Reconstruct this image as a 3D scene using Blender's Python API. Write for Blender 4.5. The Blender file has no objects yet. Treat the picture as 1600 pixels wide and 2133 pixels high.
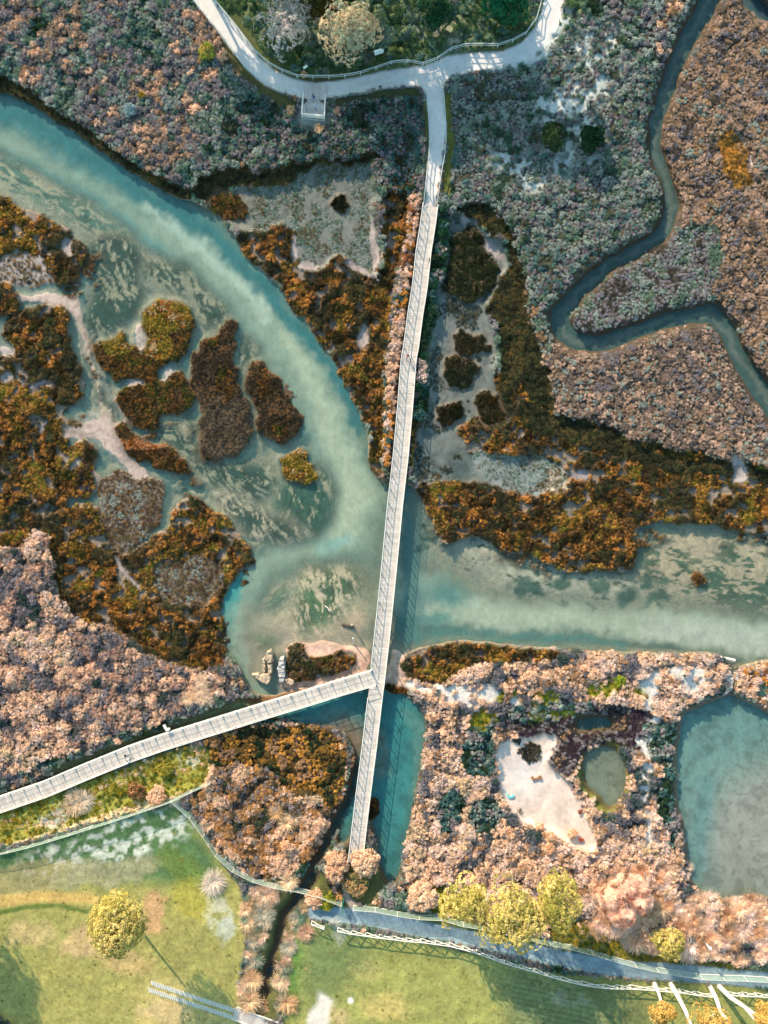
import bpy, bmesh, math, random
import numpy as np
from mathutils import Vector, Matrix
random.seed(7)
RNG = np.random.default_rng(11)
sc = bpy.context.scene
COL = sc.collection
CAMH = 120.0            # flying height of the camera in metres
S = 0.08                # metres on the water surface for one photograph pixel
SHADOW = (0.47, -0.883) # ground direction in which shadows fall
SUN_EL = math.radians(23)

def P(px, py, z=0.0):
    k = S * (CAMH - z) / CAMH
    return Vector(((px - 800) * k, (1066.5 - py) * k, z))

def lin(c):
    c = np.asarray(c, dtype=float) / 255.0
    return np.where(c <= 0.04045, c / 12.92, ((c + 0.055) / 1.055) ** 2.4)

# ------------------------------------------------------------------ tagging
def tag(o, label, cat, group=None, kind=None):
    o['label'] = label; o['category'] = cat
    if group: o['group'] = group
    if kind: o['kind'] = kind
    return o

def empty(name, loc, label, cat, group=None, rz=0.0):
    o = bpy.data.objects.new(name, None); COL.objects.link(o)
    o.location = loc; o.rotation_euler = (0, 0, rz); o.empty_display_size = 0.3
    return tag(o, label, cat, group)

def link(name, me, mats=None, parent=None):
    o = bpy.data.objects.new(name, me); COL.objects.link(o)
    if mats is not None and len(me.materials) == 0:
        for m in (mats if isinstance(mats, (list, tuple)) else [mats]): me.materials.append(m)
    if parent is not None: o.parent = parent
    return o

# ------------------------------------------------------------------ mesh builder
class MB:
    def __init__(s): s.v = []; s.f = []; s.mi = []
    def add(s, vs, fs, mi=0):
        b = len(s.v); s.v.extend([tuple(v) for v in vs])
        for f in fs: s.f.append([i + b for i in f]); s.mi.append(mi)
    def box(s, c, size, rz=0.0, mi=0, ax=None):
        x, y, z = size[0] / 2, size[1] / 2, size[2] / 2
        R = Matrix.Rotation(rz, 3, 'Z') if ax is None else ax
        vs = [Vector(c) + R @ Vector((i * x, j * y, k * z)) for k in (-1, 1) for j in (-1, 1) for i in (-1, 1)]
        s.add(vs, [(0, 2, 3, 1), (4, 5, 7, 6), (0, 1, 5, 4), (2, 6, 7, 3), (0, 4, 6, 2), (1, 3, 7, 5)], mi)
    def bar(s, a, b, w, h, mi=0):
        a = Vector(a); b = Vector(b); d = b - a; L = d.length
        if L < 1e-6: return
        x = d / L; up = Vector((0, 0, 1)) if abs(x.z) < .95 else Vector((1, 0, 0))
        y = up.cross(x).normalized(); z = x.cross(y)
        R = Matrix((x, y, z)).transposed()
        s.box((a + b) / 2, (L, w, h), ax=R, mi=mi)
    def tube(s, pts, radii, n=6, mi=0, cap=True):
        pts = [Vector(p) for p in pts]; rings = []
        b = len(s.v)
        for i, p in enumerate(pts):
            d = (pts[min(i + 1, len(pts) - 1)] - pts[max(i - 1, 0)]).normalized()
            up = Vector((0, 0, 1)) if abs(d.z) < .9 else Vector((1, 0, 0))
            u = d.cross(up).normalized(); w = d.cross(u)
            for k in range(n):
                a = 2 * math.pi * k / n
                s.v.append(tuple(p + (u * math.cos(a) + w * math.sin(a)) * radii[i]))
        for i in range(len(pts) - 1):
            for k in range(n):
                k2 = (k + 1) % n
                s.f.append([b + i * n + k, b + i * n + k2, b + (i + 1) * n + k2, b + (i + 1) * n + k]); s.mi.append(mi)
        if cap:
            s.f.append([b + k for k in range(n)][::-1]); s.mi.append(mi)
            s.f.append([b + (len(pts) - 1) * n + k for k in range(n)]); s.mi.append(mi)
    def prism(s, poly, z0, z1, mi=0):
        n = len(poly); b = len(s.v)
        for z in (z0, z1):
            for p in poly: s.v.append((p[0], p[1], z))
        for i in range(n):
            j = (i + 1) % n; s.f.append([b + i, b + j, b + n + j, b + n + i]); s.mi.append(mi)
        s.f.append([b + n + i for i in range(n)]); s.mi.append(mi)
        s.f.append([b + i for i in range(n)][::-1]); s.mi.append(mi)
    def mesh(s, name, mats=None, origin=None):
        me = bpy.data.meshes.new(name)
        v = s.v if origin is None else [(a[0] - origin[0], a[1] - origin[1], a[2] - origin[2]) for a in s.v]
        me.from_pydata(v, [], s.f)
        if mats is not None:
            for m in (mats if isinstance(mats, (list, tuple)) else [mats]): me.materials.append(m)
        me.polygons.foreach_set('material_index', s.mi)
        bm = bmesh.new(); bm.from_mesh(me); bmesh.ops.recalc_face_normals(bm, faces=bm.faces); bm.to_mesh(me); bm.free()
        me.update(); return me
    def build(s, name, mats, parent=None):
        o = None
        org = parent.location if (parent is not None and parent.type == 'EMPTY') else None
        if parent is not None and parent.type == 'EMPTY':
            Minv = (Matrix.Translation(parent.location) @ Matrix.Rotation(parent.rotation_euler[2], 4, 'Z')).inverted()
            s.v = [tuple(Minv @ Vector(a)) for a in s.v]
        return link(name, s.mesh(name, mats), parent=parent)

# ------------------------------------------------------------------ noise + fields
def _hash(ix, iy, seed):
    h = (ix.astype(np.int64) * 374761393 + iy.astype(np.int64) * 668265263 + seed * 1442695041) & 0xffffffff
    h = ((h ^ (h >> 13)) * 1274126177) & 0xffffffff
    h = h ^ (h >> 16)
    return (h & 0xffff) / 65535.0
def vnoise(x, y, seed):
    x0 = np.floor(x); y0 = np.floor(y); fx = x - x0; fy = y - y0
    fx = fx * fx * (3 - 2 * fx); fy = fy * fy * (3 - 2 * fy)
    a = _hash(x0, y0, seed); b = _hash(x0 + 1, y0, seed); c = _hash(x0, y0 + 1, seed); d = _hash(x0 + 1, y0 + 1, seed)
    return (a * (1 - fx) + b * fx) * (1 - fy) + (c * (1 - fx) + d * fx) * fy
def fbm(x, y, scale, octv=4, seed=0):
    t = 0; amp = 1; tot = 0
    for o in range(octv):
        t = t + amp * vnoise(x / scale * 2 ** o + 31.7 * o, y / scale * 2 ** o - 17.3 * o, seed + o * 7); tot += amp; amp *= .5
    return t / tot
def worley(x, y, scale, seed):
    """distance to the nearest jittered cell point (in cells) and that cell's random number"""
    x = x / scale; y = y / scale; ix = np.floor(x); iy = np.floor(y); best = np.full(x.shape, 9.); cid = np.zeros(x.shape)
    for dx in (-1, 0, 1):
        for dy in (-1, 0, 1):
            cx_ = ix + dx; cy_ = iy + dy
            px_ = cx_ + .1 + .8 * _hash(cx_, cy_, seed); py_ = cy_ + .1 + .8 * _hash(cx_, cy_, seed + 5); w_ = .75 + .5 * _hash(cx_, cy_, seed + 9)
            d_ = np.hypot(x - px_, y - py_) / w_; k_ = d_ < best
            best = np.where(k_, d_, best); cid = np.where(k_, _hash(cx_, cy_, seed + 13), cid)
    return best, cid
CUSH = {'scrub_bl': (30, .9), 'scrub_br': (33, .95), 'scrub_bm': (30, .75), 'scrub_pk': (26, .6), 'reed': (30, .6), 'scrub_shade': (26, .7), 'scrub_tl': (20, .55), 'scrub_tl2': (20, .6), 'scrub_tc': (20, .5),
        'scrub_tr': (19, .45), 'scrub_tr2': (22, .6), 'scrub_r': (17, .4), 'scrub_rm': (17, .4), 'scrub_edge': (18, .4), 'wood': (26, .7), 'green_sh': (24, .7), 'marsh': (24, .5), 'marsh_mix': (24, .6), 'marsh_dark': (26, .4), 'marsh_rust': (22, .4), 'marsh_olive': (30, .35)}
def sstep(a, b, x):
    t = np.clip((x - a) / (b - a), 0, 1); return t * t * (3 - 2 * t)

STEP = 3.0
ax_in = np.arange(-210, 1811, STEP); ay_in = np.arange(-210, 2344, STEP)
outer = np.array([1., 2.2, 4, 7, 12, 20, 36, 60, 110, 200, 400, 800, 1600, 3200, 6400, 12000, 24000]) * STEP
AX = np.concatenate([ax_in[0] - outer[::-1], ax_in, ax_in[-1] + outer])
AY = np.concatenate([ay_in[0] - outer[::-1], ay_in, ay_in[-1] + outer])
GX, GY = np.meshgrid(AX, AY)          # rows = y
ny, nx = GX.shape
WX = GX + 26 * (fbm(GX, GY, 60, 3, 1) - .5) + 22 * (fbm(GX, GY, 16, 3, 5) - .5)
WY = GY + 26 * (fbm(GX, GY, 60, 3, 2) - .5) + 22 * (fbm(GX, GY, 16, 3, 6) - .5)

def ext(poly):
    out = []
    for x, y in poly:
        if x <= -30: x = -60000
        if x >= 1630: x = 62000
        if y <= -30: y = -60000
        if y >= 2163: y = 62000
        out.append((x, y))
    return out
def inpoly(X, Y, poly):
    poly = ext(poly); r = np.zeros(X.shape, bool)
    n = len(poly); j = n - 1
    for i in range(n):
        xi, yi = poly[i]; xj, yj = poly[j]
        if yi != yj:
            c = ((yi > Y) != (yj > Y)) & (X < (xj - xi) * (Y - yi) / (yj - yi) + xi)
            r ^= c
        j = i
    return r
def blur(a, n):
    if n < 1: return a
    for _ in range(2):
        for axis in (0, 1):
            p = np.pad(a, [(n, n) if k == axis else (0, 0) for k in (0, 1)], mode='edge')
            c = np.cumsum(p, axis=axis); z = np.zeros_like(np.take(c, [0], axis))
            c = np.concatenate([z, c], axis)
            m = a.shape[axis]
            a = (np.take(c, range(2 * n + 1, 2 * n + 1 + m), axis) - np.take(c, range(0, m), axis)) / (2 * n + 1)
    return a
def chaikin(poly, n=2):
    for _ in range(n):
        out = []
        for p, q in zip(poly, poly[1:] + poly[:1]):
            out.append((p[0] * .78 + q[0] * .22, p[1] * .78 + q[1] * .22)); out.append((p[0] * .22 + q[0] * .78, p[1] * .22 + q[1] * .78))
        poly = out
    return poly
def mpoly(poly, soft=0, warp=1.0, smooth=2):
    if warp > .12: poly = chaikin(list(poly), smooth)
    e = ext(poly); xs = [p[0] for p in e]; ys = [p[1] for p in e]
    i0, i1 = np.searchsorted(AY, min(ys) - 50), np.searchsorted(AY, max(ys) + 50); j0, j1 = np.searchsorted(AX, min(xs) - 50), np.searchsorted(AX, max(xs) + 50)
    s = (slice(i0, i1), slice(j0, j1)); r = np.zeros(GX.shape, np.float32)
    X = GX[s] + (WX[s] - GX[s]) * warp; Y = GY[s] + (WY[s] - GY[s]) * warp
    r[s] = inpoly(X, Y, poly)
    return blur(r, soft)
def dline(pts, X, Y, widths=None):
    """distance to a polyline, divided by the local half width"""
    best = np.full(X.shape, 1e9)
    for i in range(len(pts) - 1):
        ax, ay = pts[i][:2]; bx, by = pts[i + 1][:2]
        dx, dy = bx - ax, by - ay; L = dx * dx + dy * dy
        t = np.clip(((X - ax) * dx + (Y - ay) * dy) / L, 0, 1)
        d = np.hypot(X - ax - t * dx, Y - ay - t * dy)
        w0 = pts[i][2] if len(pts[i]) > 2 else widths; w1 = pts[i + 1][2] if len(pts[i + 1]) > 2 else widths
        best = np.minimum(best, d / (w0 + (w1 - w0) * t))
    return best
def mline(pts, width=None, soft=.25, warp=1.0):
    X = GX + (WX - GX) * warp; Y = GY + (WY - GY) * warp
    d = dline(pts, X, Y, width)
    return (1 - sstep(1 - soft, 1 + soft, d)).astype(np.float32)
def mdisc(cx, cy, rx, ry=None, ang=0, soft=.3, warp=1.0):
    ry = ry or rx
    X = GX + (WX - GX) * warp - cx; Y = GY + (WY - GY) * warp - cy
    a = math.radians(ang); u = (X * math.cos(a) + Y * math.sin(a)) / rx; v = (-X * math.sin(a) + Y * math.cos(a)) / ry
    return (1 - sstep(1 - soft, 1 + soft, np.hypot(u, v))).astype(np.float32)

H = np.full((ny, nx), 1.7, np.float32)
C = np.zeros((ny, nx, 3), np.float32); C[:] = lin((70, 62, 52))
V = np.zeros((ny, nx), np.int16)      # vegetation class, 0 = none
L = np.zeros((ny, nx), np.int16)      # which setting object a face belongs to
WC = np.zeros((ny, nx, 3), np.float32); WC[:] = lin((92, 122, 112))
WO = np.full((ny, nx), .4, np.float32)
CLS = {}
def cls(name):
    return CLS.setdefault(name, len(CLS) + 1)
def paint(m, h=None, col=None, veg=None, lab=None, hm=None):
    global H, C
    if h is not None:
        mh = blur(m, 2) if hm is None else blur(m, hm)
        H = H * (1 - mh) + h * mh
    if col is not None:
        C = C * (1 - m[..., None]) + lin(col).astype(np.float32) * m[..., None]
    if veg is not None: V[m > .5] = cls(veg) if veg else 0
    if lab is not None: L[m > .5] = lab
def wpaint(m, col, op):
    global WC, WO
    WC = WC * (1 - m[..., None]) + lin(col).astype(np.float32) * m[..., None]
    WO = WO * (1 - m) + op * m
# ================================================================== THE MAP (plan view, in photograph pixels)
# ---- shrub land, by district -----------------------------------------------------------------
V[:] = cls('scrub_tl')
for _c in [(60,60,120,60,10),(120,30,60,30,0),(340,300,130,46,-8),(330,190,60,30,30),(420,70,60,30,40),(120,130,60,16,30),(570,230,30,20,0)]: paint(mdisc(*_c[:4],ang=_c[4])*sstep(.35,.5,fbm(GX,GY,24,3,66)), veg='scrub_tl2')
paint(mpoly([(500,-40),(1240,-40),(1200,60),(1120,110),(1000,115),(880,150),(780,150),(640,160),(560,130),(470,40),(440,-40)],2), col=(92,104,70), veg='wood', h=1.5)
paint(mpoly([(500,200),(620,215),(760,200),(880,190),(888,300),(870,400),(820,440),(790,330),(640,340),(500,350),(440,300)],2), veg='scrub_tc', h=1.6)
paint(mpoly([(935,150),(1080,130),(1200,60),(1420,-40),(1480,60),(1370,200),(1350,330),(1395,440),(1380,500),(1290,545),(1200,600),(1140,700),(1080,760),(1060,560),(1050,480),(960,430),(930,330)],2), veg='scrub_tr', h=1.6)
paint(mpoly([(1180,-40),(1440,-40),(1400,90),(1370,170),(1330,120),(1300,40)],3), veg='scrub_tr2')
paint(mpoly([(1480,-40),(1640,-40),(1640,900),(1520,700),(1480,630),(1500,560),(1420,500),(1400,400),(1370,300),(1400,170)],2), veg='scrub_r', h=1.3)
paint(mpoly([(1410,470),(1500,470),(1500,560),(1480,630),(1350,660),(1280,690),(1200,690),(1200,640),(1260,590),(1330,540)],2), veg='fine', h=1.2)
paint(mpoly([(1110,690),(1200,725),(1300,700),(1430,670),(1480,670),(1520,760),(1640,880),(1640,985),(1520,960),(1440,960),(1350,920),(1290,900),(1200,880),(1130,850),(1090,790)],2), veg='scrub_rm', h=1.4)
paint(mpoly([(1040,560),(1120,620),(1150,720),(1130,800),(1080,780),(1030,700)],3), veg='scrub_edge', h=1.3)
paint(mpoly([(-40,1120),(60,1160),(100,1230),(220,1300),(340,1340),(440,1390),(500,1420),(480,1450),(340,1500),(180,1560),(60,1600),(-40,1640)],2), veg='scrub_bl', h=1.7)
paint(mpoly([(-40,1000),(40,1020),(100,1060),(130,1100),(160,1180),(100,1230),(40,1180),(-40,1180)],2), veg='scrub_bl', h=1.5)
paint(mpoly([(820,1390),(900,1345),(1000,1345),(1200,1360),(1500,1365),(1640,1385),(1640,1490),(1520,1430),(1420,1480),(1405,1600),(1410,1750),(1440,1860),(1640,1880),(1640,2030),(1200,1960),(900,1900),(830,1840),(860,1700),(900,1520),(850,1440)],2), veg='scrub_br', h=1.3)
paint(mpoly([(1420,1780),(1460,1870),(1640,1880),(1640,2010),(1300,1990),(1220,1900),(1230,1830)],4), veg='reed', h=1.4)
paint(mpoly([(1040,1480),(1190,1475),(1330,1470),(1400,1500),(1400,1620),(1320,1560),(1220,1540),(1200,1640),(1160,1610),(1140,1560),(1060,1530)],3), veg='mauve', h=1.0)
# hollows inside the right hand shrubs, their shade put into dark blue-green colour
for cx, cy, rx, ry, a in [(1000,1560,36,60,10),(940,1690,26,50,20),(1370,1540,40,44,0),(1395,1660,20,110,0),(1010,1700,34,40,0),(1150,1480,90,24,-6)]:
    paint(mdisc(cx,cy,rx,ry,a), veg='scrub_shade', col=(52,60,50))
# bottom middle block of scrub between the two ditches
paint(mpoly([(400,1580),(440,1530),(560,1500),(700,1510),(730,1580),(720,1680),(690,1720),(640,1800),(600,1830),(520,1830),(450,1760),(400,1680)],2), veg='scrub_bm', h=1.1)
paint(mpoly([(420,1550),(500,1505),(560,1515),(640,1505),(705,1530),(728,1590),(715,1670),(690,1700),(650,1650),(600,1660),(560,1600),(500,1590),(440,1600)],2), veg='marsh_mix', h=.7, col=(70,52,32))
paint(mpoly([(500,1835),(640,1830),(790,1790),(800,1850),(780,1890),(720,1880),(650,1900),(620,1960),(600,2120),(500,2120),(515,1960)],2), veg='', h=1.2, col=(90,92,50))
paint(mpoly([(505,1850),(560,1840),(590,1850),(560,1920),(545,1980),(530,2060),(520,2120),(496,2110),(512,2020),(516,1950)],2), veg='bank')
paint(mpoly([(640,1860),(655,1900),(625,1940),(612,2000),(604,2090),(575,2120),(585,2030),(600,1960),(620,1900)],2), veg='bank')
paint(mpoly([(710,1760),(735,1800),(720,1880),(700,1870),(675,1840),(690,1790)],2), veg='scrub_bm')

# ---- main channel, the left bay and the right channel ----------------------------------------
BED = (164,150,128)
paint(mpoly([(-40,640),(130,640),(220,980),(350,1000),(500,1080),(530,1160),(470,1400),(400,1400),(220,1310),(110,1240),(130,1120),(60,1100),(-40,1130)],1), veg='marsh', h=.5, col=(72,56,34))
paint(mpoly([(860,800),(1080,780),(1100,860),(1300,900),(1640,1000),(1640,1200),(1200,1200),(940,1150),(860,1040)],1), veg='marsh', h=.5, col=(72,56,34))
chan = [(-40,165),(20,185),(55,200),(120,240),(170,270),(215,305),(255,340),(300,365),(340,390),(375,410),(420,425),(455,445),(480,480),(500,505),(530,545),(560,580),(590,605),(620,640),(650,685),(675,715),(700,750),(720,790),(735,830),(752,860),(765,900),(772,940),(782,985),(800,1010),(850,1000),(880,1040),(900,1080),(925,1140),(960,1125),(1000,1115),(1040,1155),(1090,1150),(1150,1170),(1170,1195),(1320,1190),(1335,1140),(1320,1100),(1370,1080),(1430,1090),(1500,1090),(1540,1110),(1600,1100),(1640,1100),
 (1640,1382),(1590,1378),(1545,1385),(1536,1400),(1534,1450),(1527,1450),(1525,1400),(1500,1364),(1450,1359),(1400,1365),(1350,1358),(1230,1360),(1120,1350),(1060,1345),(1010,1340),(960,1338),(900,1345),(860,1360),(825,1385),(800,1395),(700,1420),(600,1445),(560,1455),(525,1440),(505,1410),(485,1380),(465,1330),(462,1280),(470,1230),(500,1195),(520,1160),(500,1115),(470,1080),(420,1040),(385,1030),(360,1060),(350,1100),(330,1120),(250,1160),(215,1110),(210,980),(170,930),(120,850),(110,720),(60,630),(-40,640)]
paint(mpoly(chan,1,.35), h=-.9, col=BED, veg='')
paint(mpoly([(-40,380),(40,385),(140,450),(190,500),(190,620),(150,640),(170,760),(200,900),(230,1000),(200,1100),(100,1060),(-40,1060)],1,.3), h=-.25, col=BED, veg='')
# lower pool south of the junction and its ditch
pool = [(560,1475),(640,1450),(760,1425),(800,1428),(850,1450),(885,1480),(893,1520),(885,1570),(872,1620),(860,1680),(852,1740),(838,1800),(828,1835),(806,1850),(790,1800),(776,1740),(770,1690),(755,1700),(735,1730),(725,1760),(700,1760),(715,1700),(735,1650),(745,1590),(735,1545),(700,1515),(640,1510),(590,1500),(545,1490)]
paint(mpoly(pool,1,.35), h=-.9, col=(120,100,80), veg='')
ditch = [(745,1600,8),(735,1660,9),(705,1710,11),(672,1765,12),(650,1820,11),(625,1862,11),(600,1905,10),(580,1950,9),(568,2000,8),(556,2050,8),(545,2100,8)]
paint(mline(ditch,soft=.5,warp=.9), h=-.25, col=(62,60,50), veg='')
creek = [(1530,-60,26),(1472,10,23),(1440,70,21),(1405,140,18),(1382,200,16),(1368,260,14),(1366,300,13),(1375,340,13),(1390,380,13),(1402,420,14),(1395,460,15),(1370,495,15),(1320,528,15),(1270,552,16),(1230,585,17),(1190,622,19),(1164,655,21),(1170,692,22),(1200,712,19),(1250,714,18),(1310,697,17),(1370,677,18),(1430,657,20),(1485,650,21),(1512,682,20),(1530,730,20),(1560,780,23),(1620,860,26)]
creek=[(x,y,w*.78) for x,y,w in creek]
paint(mline([(x,y,w+8) for x,y,w in creek],soft=.3,warp=.6), h=.15, col=(70,62,50), veg='')
paint(mline(creek,soft=.25,warp=.6), h=-.5, col=(96,96,84), veg='')
paint(mline([(1540,-20,16),(1570,10,16),(1640,50,18)],soft=.3), h=-.5, col=(96,96,84), veg='')
# big pond, small pond, dark pool
bigp = [(1412,1510),(1432,1480),(1470,1462),(1527,1442),(1560,1462),(1640,1490),(1640,1872),(1580,1868),(1520,1872),(1460,1865),(1432,1840),(1425,1780),(1415,1700),(1407,1640),(1407,1560)]
paint(mpoly(bigp,1,.7), h=-.5, col=(150,130,112), veg='')
smallp = [(1215,1592),(1225,1562),(1245,1550),(1268,1552),(1292,1566),(1306,1600),(1306,1640),(1292,1668),(1272,1686),(1247,1668),(1222,1628)]
paint(mdisc(1262,1618,50,74,0,soft=.16,warp=1.0), h=.35, col=(130,132,54), veg='')
paint(mpoly(smallp,0,.6), h=-.4, col=(138,124,100), veg='')
paint(mpoly([(1195,1500),(1215,1490),(1260,1492),(1285,1502),(1282,1518),(1240,1522),(1210,1530),(1196,1520)],1,.3), h=-.3, col=(80,80,66), veg='')

# ---- pan of pale sand and sandy trails --------------------------------------------------------
SANDC = (226,204,188)
pan = [(1035,1562),(1052,1545),(1085,1538),(1150,1530),(1168,1548),(1150,1575),(1142,1592),(1165,1612),(1195,1645),(1212,1690),(1232,1722),(1248,1752),(1250,1768),(1228,1776),(1190,1766),(1165,1740),(1130,1728),(1090,1712),(1060,1682),(1042,1640),(1034,1600)]
paint(mpoly(pan,1,.45,1), h=.45, col=SANDC, veg='', lab=6)
for m in [mline([(808,1420,9),(850,1432,9),(900,1441,10),(960,1450,20),(1000,1450,17),(1040,1440,8)],soft=.4),
          mdisc(985,1448,34,17,0), mdisc(1455,1418,38,20,-10), mline([(1440,1400,14),(1380,1402,10),(1340,1425,12),(1350,1460,12),(1365,1500,10)],soft=.5),
          mdisc(1350,1440,26,16,20), mline([(1345,1540,10),(1350,1600,9),(1345,1680,8),(1350,1760,8)],soft=.6), mdisc(1340,1545,22,12,0), mdisc(1075,1462,15,8,0)]:
    m = np.clip(blur(m, 1) * 1.15 * sstep(.30,.46,fbm(GX,GY,12,3,67)), 0, 1); paint(m, col=(208,202,194), veg='')
for m in [mdisc(1180,250,85,46,35), mdisc(1215,215,36,60,20), mdisc(1195,300,20,60,5), mdisc(1100,345,75,26,10), mdisc(1240,110,60,60,0), mdisc(1200,180,70,30,10), mdisc(1115,380,30,18,0),
          mdisc(1255,120,18,22,0), mdisc(1068,265,12,12), mdisc(1250,275,12,9), mdisc(1190,330,40,12), mdisc(1270,90,10,34,20), mdisc(1160,300,18,60,60),
          mdisc(1230,345,30,16,10), mdisc(1110,330,55,9,-10)]:
    m = blur(m, 3) * 1.25 * sstep(.38,.56,fbm(GX,GY,22,3,77)) * sstep(.36,.5,fbm(GX,GY,7,3,79)); m = np.clip(m, 0, 1); paint(m, col=(186,190,182)); V[m>.42] = 0
# the grassy wood at the top centre, its pale streaks
for m in [mline([(850,0,10),(870,40,12),(873,90,8),(860,130,6)],soft=.7), mline([(900,20,26),(930,70,30),(960,100,20)],soft=.8)]:
    m = m * sstep(.35,.65,fbm(GX,GY,14,3,78)); paint(m, col=(150,152,130)); V[m>.55] = 0
for cx,cy,rx,ry in [(800,100,40,30),(880,115,30,18),(520,110,30,20),(640,135,60,14)]:
    paint(mdisc(cx,cy,rx,ry), col=(70,84,38))

# ---- mud flats with thin marsh ------------------------------------------------------------------
MUD = (140,130,124)
def sparse(m, h=.12, col=MUD, veg='sparse', lo=.31):
    paint(m, h=h, col=col, veg='', lab=1)
    k = m * sstep(lo,lo+.12,fbm(GX,GY,26,4,91)); V[(k>.5)] = cls(veg)
sparse(mpoly([(425,415),(470,395),(540,380),(640,345),(700,330),(770,322),(788,400),(790,560),(780,582),(740,565),(720,550),(680,550),(640,565),(605,555),(600,495),(570,485),(510,475),(480,478),(455,440)],1,1.3), h=.15, col=(100,104,96), veg='sparse_grey')
sparse(mpoly([(925,440),(960,450),(990,455),(1010,490),(1050,505),(1062,560),(1035,600),(1015,650),(1025,690),(1035,740),(1022,780),(1040,820),(1030,860),(980,870),(965,905),(975,945),(1010,950),(1080,945),(1130,950),(1185,975),(1188,1018),(1150,1032),(1090,1028),(1040,1022),(1000,1008),(950,1002),(900,1002),(868,1010),(862,960),(872,900),(885,860),(895,790),(890,720),(895,650),(905,590),(925,520)],1,.4), h=.08, col=(102,108,102), veg='sparse_dark', lo=.5)
sparse(mpoly([(980,930),(1060,945),(1130,950),(1188,985),(1180,1030),(1090,1030),(1000,1005)],1), h=.1, col=(128,134,130), veg='sparse_grey')
paint(mdisc(1165,1000,40,26,-20), col=(184,168,148))
sparse(mpoly([(-40,500),(30,520),(110,520),(150,560),(130,600),(60,600),(-40,590)],1), veg='sparse')

# ---- marsh masses (dense, orange brown) -----------------------------------------------------------
def marsh(poly, veg='marsh', h=.5, warp=1.0, col=(72,50,28)):
    paint(mpoly(poly,0,warp), h=h, col=col, veg=veg, lab=0, hm=1)
marsh([(-40,400),(20,405),(45,425),(60,440),(90,450),(120,470),(150,490),(170,500),(188,515),(175,545),(160,575),(140,600),(120,598),(100,560),(60,520),(20,530),(-40,560)])
marsh([(-40,588),(25,595),(42,620),(38,645),(20,662),(-40,662)])
m2 = [(-40,735),(20,740),(30,720),(5,690),(15,665),(45,650),(90,640),(120,635),(145,650),(150,670),(135,690),(150,710),(165,740),(170,770),(172,800),(180,830),(165,840),(140,850),(130,865),(145,880),(150,900),(140,925),(150,940),(165,915),(185,915),(198,930),(198,955),(190,975),(205,985),(215,1000),(200,1030),(180,1045),(160,1035),(145,1050),(110,1060),(60,1120),(20,1150),(-40,1150)]
marsh(m2)
marsh([(100,1095),(130,1062),(165,1050),(198,1050),(212,1090),(222,1130),(240,1165),(265,1195),(282,1180),(282,1165),(310,1145),(320,1120),(340,1108),(362,1112),(380,1145),(390,1120),(365,1112),(357,1085),(364,1050),(385,1033),(415,1035),(428,1058),(450,1062),(478,1080),(485,1100),(505,1120),(522,1160),(502,1190),(480,1215),(465,1260),(455,1310),(448,1345),(465,1385),(455,1400),(420,1395),(340,1355),(220,1315),(150,1275),(110,1235),(130,1180),(90,1130)])
sparse(mpoly([(212,985),(250,972),(300,985),(348,990),(345,1040),(345,1090),(325,1112),(300,1135),(268,1155),(245,1160),(225,1135),(212,1090),(206,1040)],1,.4), h=.2, col=(112,98,86), veg='marsh_dry', lo=.16)
sparse(mpoly([(315,1185),(350,1160),(380,1175),(400,1150),(440,1165),(470,1190),(460,1240),(420,1270),(360,1260),(320,1230)],1,.4), h=.3, col=(108,94,80), veg='marsh_dry', lo=.2)
marsh([(488,500),(512,478),(560,468),(600,482),(614,505),(608,540),(630,566),(660,560),(690,538),(720,540),(750,566),(785,580),(790,610),(782,650),(770,700),(768,745),(775,800),(780,860),(793,925),(803,990),(786,990),(775,930),(756,862),(735,830),(718,790),(698,750),(672,713),(648,683),(618,640),(588,605),(558,580),(528,545),(500,510)])
marsh([(800,420),(815,380),(850,392),(860,430),(850,480),(838,540),(822,620),(812,700),(800,780),(800,860),(806,940),(812,985),(800,985),(783,900),(770,800),(768,700),(780,620),(795,560),(806,480)])
paint(mpoly([(855,395),(882,405),(876,470),(866,560),(850,640),(838,720),(832,800),(822,900),(812,985),(803,960),(803,860),(806,760),(820,660),(836,560),(848,470)],1,.4), veg='scrub_pk', h=1.2, col=(80,64,48), lab=0)
marsh([(790,300),(850,290),(870,340),(850,400),(815,400),(795,350)], veg='scrub_tc', h=1.2)
# foot of the northern bank, its shade put into dark plant colour
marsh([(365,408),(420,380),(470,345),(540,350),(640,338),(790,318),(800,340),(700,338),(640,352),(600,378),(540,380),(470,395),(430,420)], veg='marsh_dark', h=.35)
marsh([(-40,150),(20,165),(70,195),(130,235),(180,265),(225,300),(270,335),(320,360),(370,385),(400,395),(400,425),(340,398),(300,372),(250,345),(210,312),(160,278),(110,245),(50,208),(-40,180)], veg='marsh_dark', h=.7, warp=.3)
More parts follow.
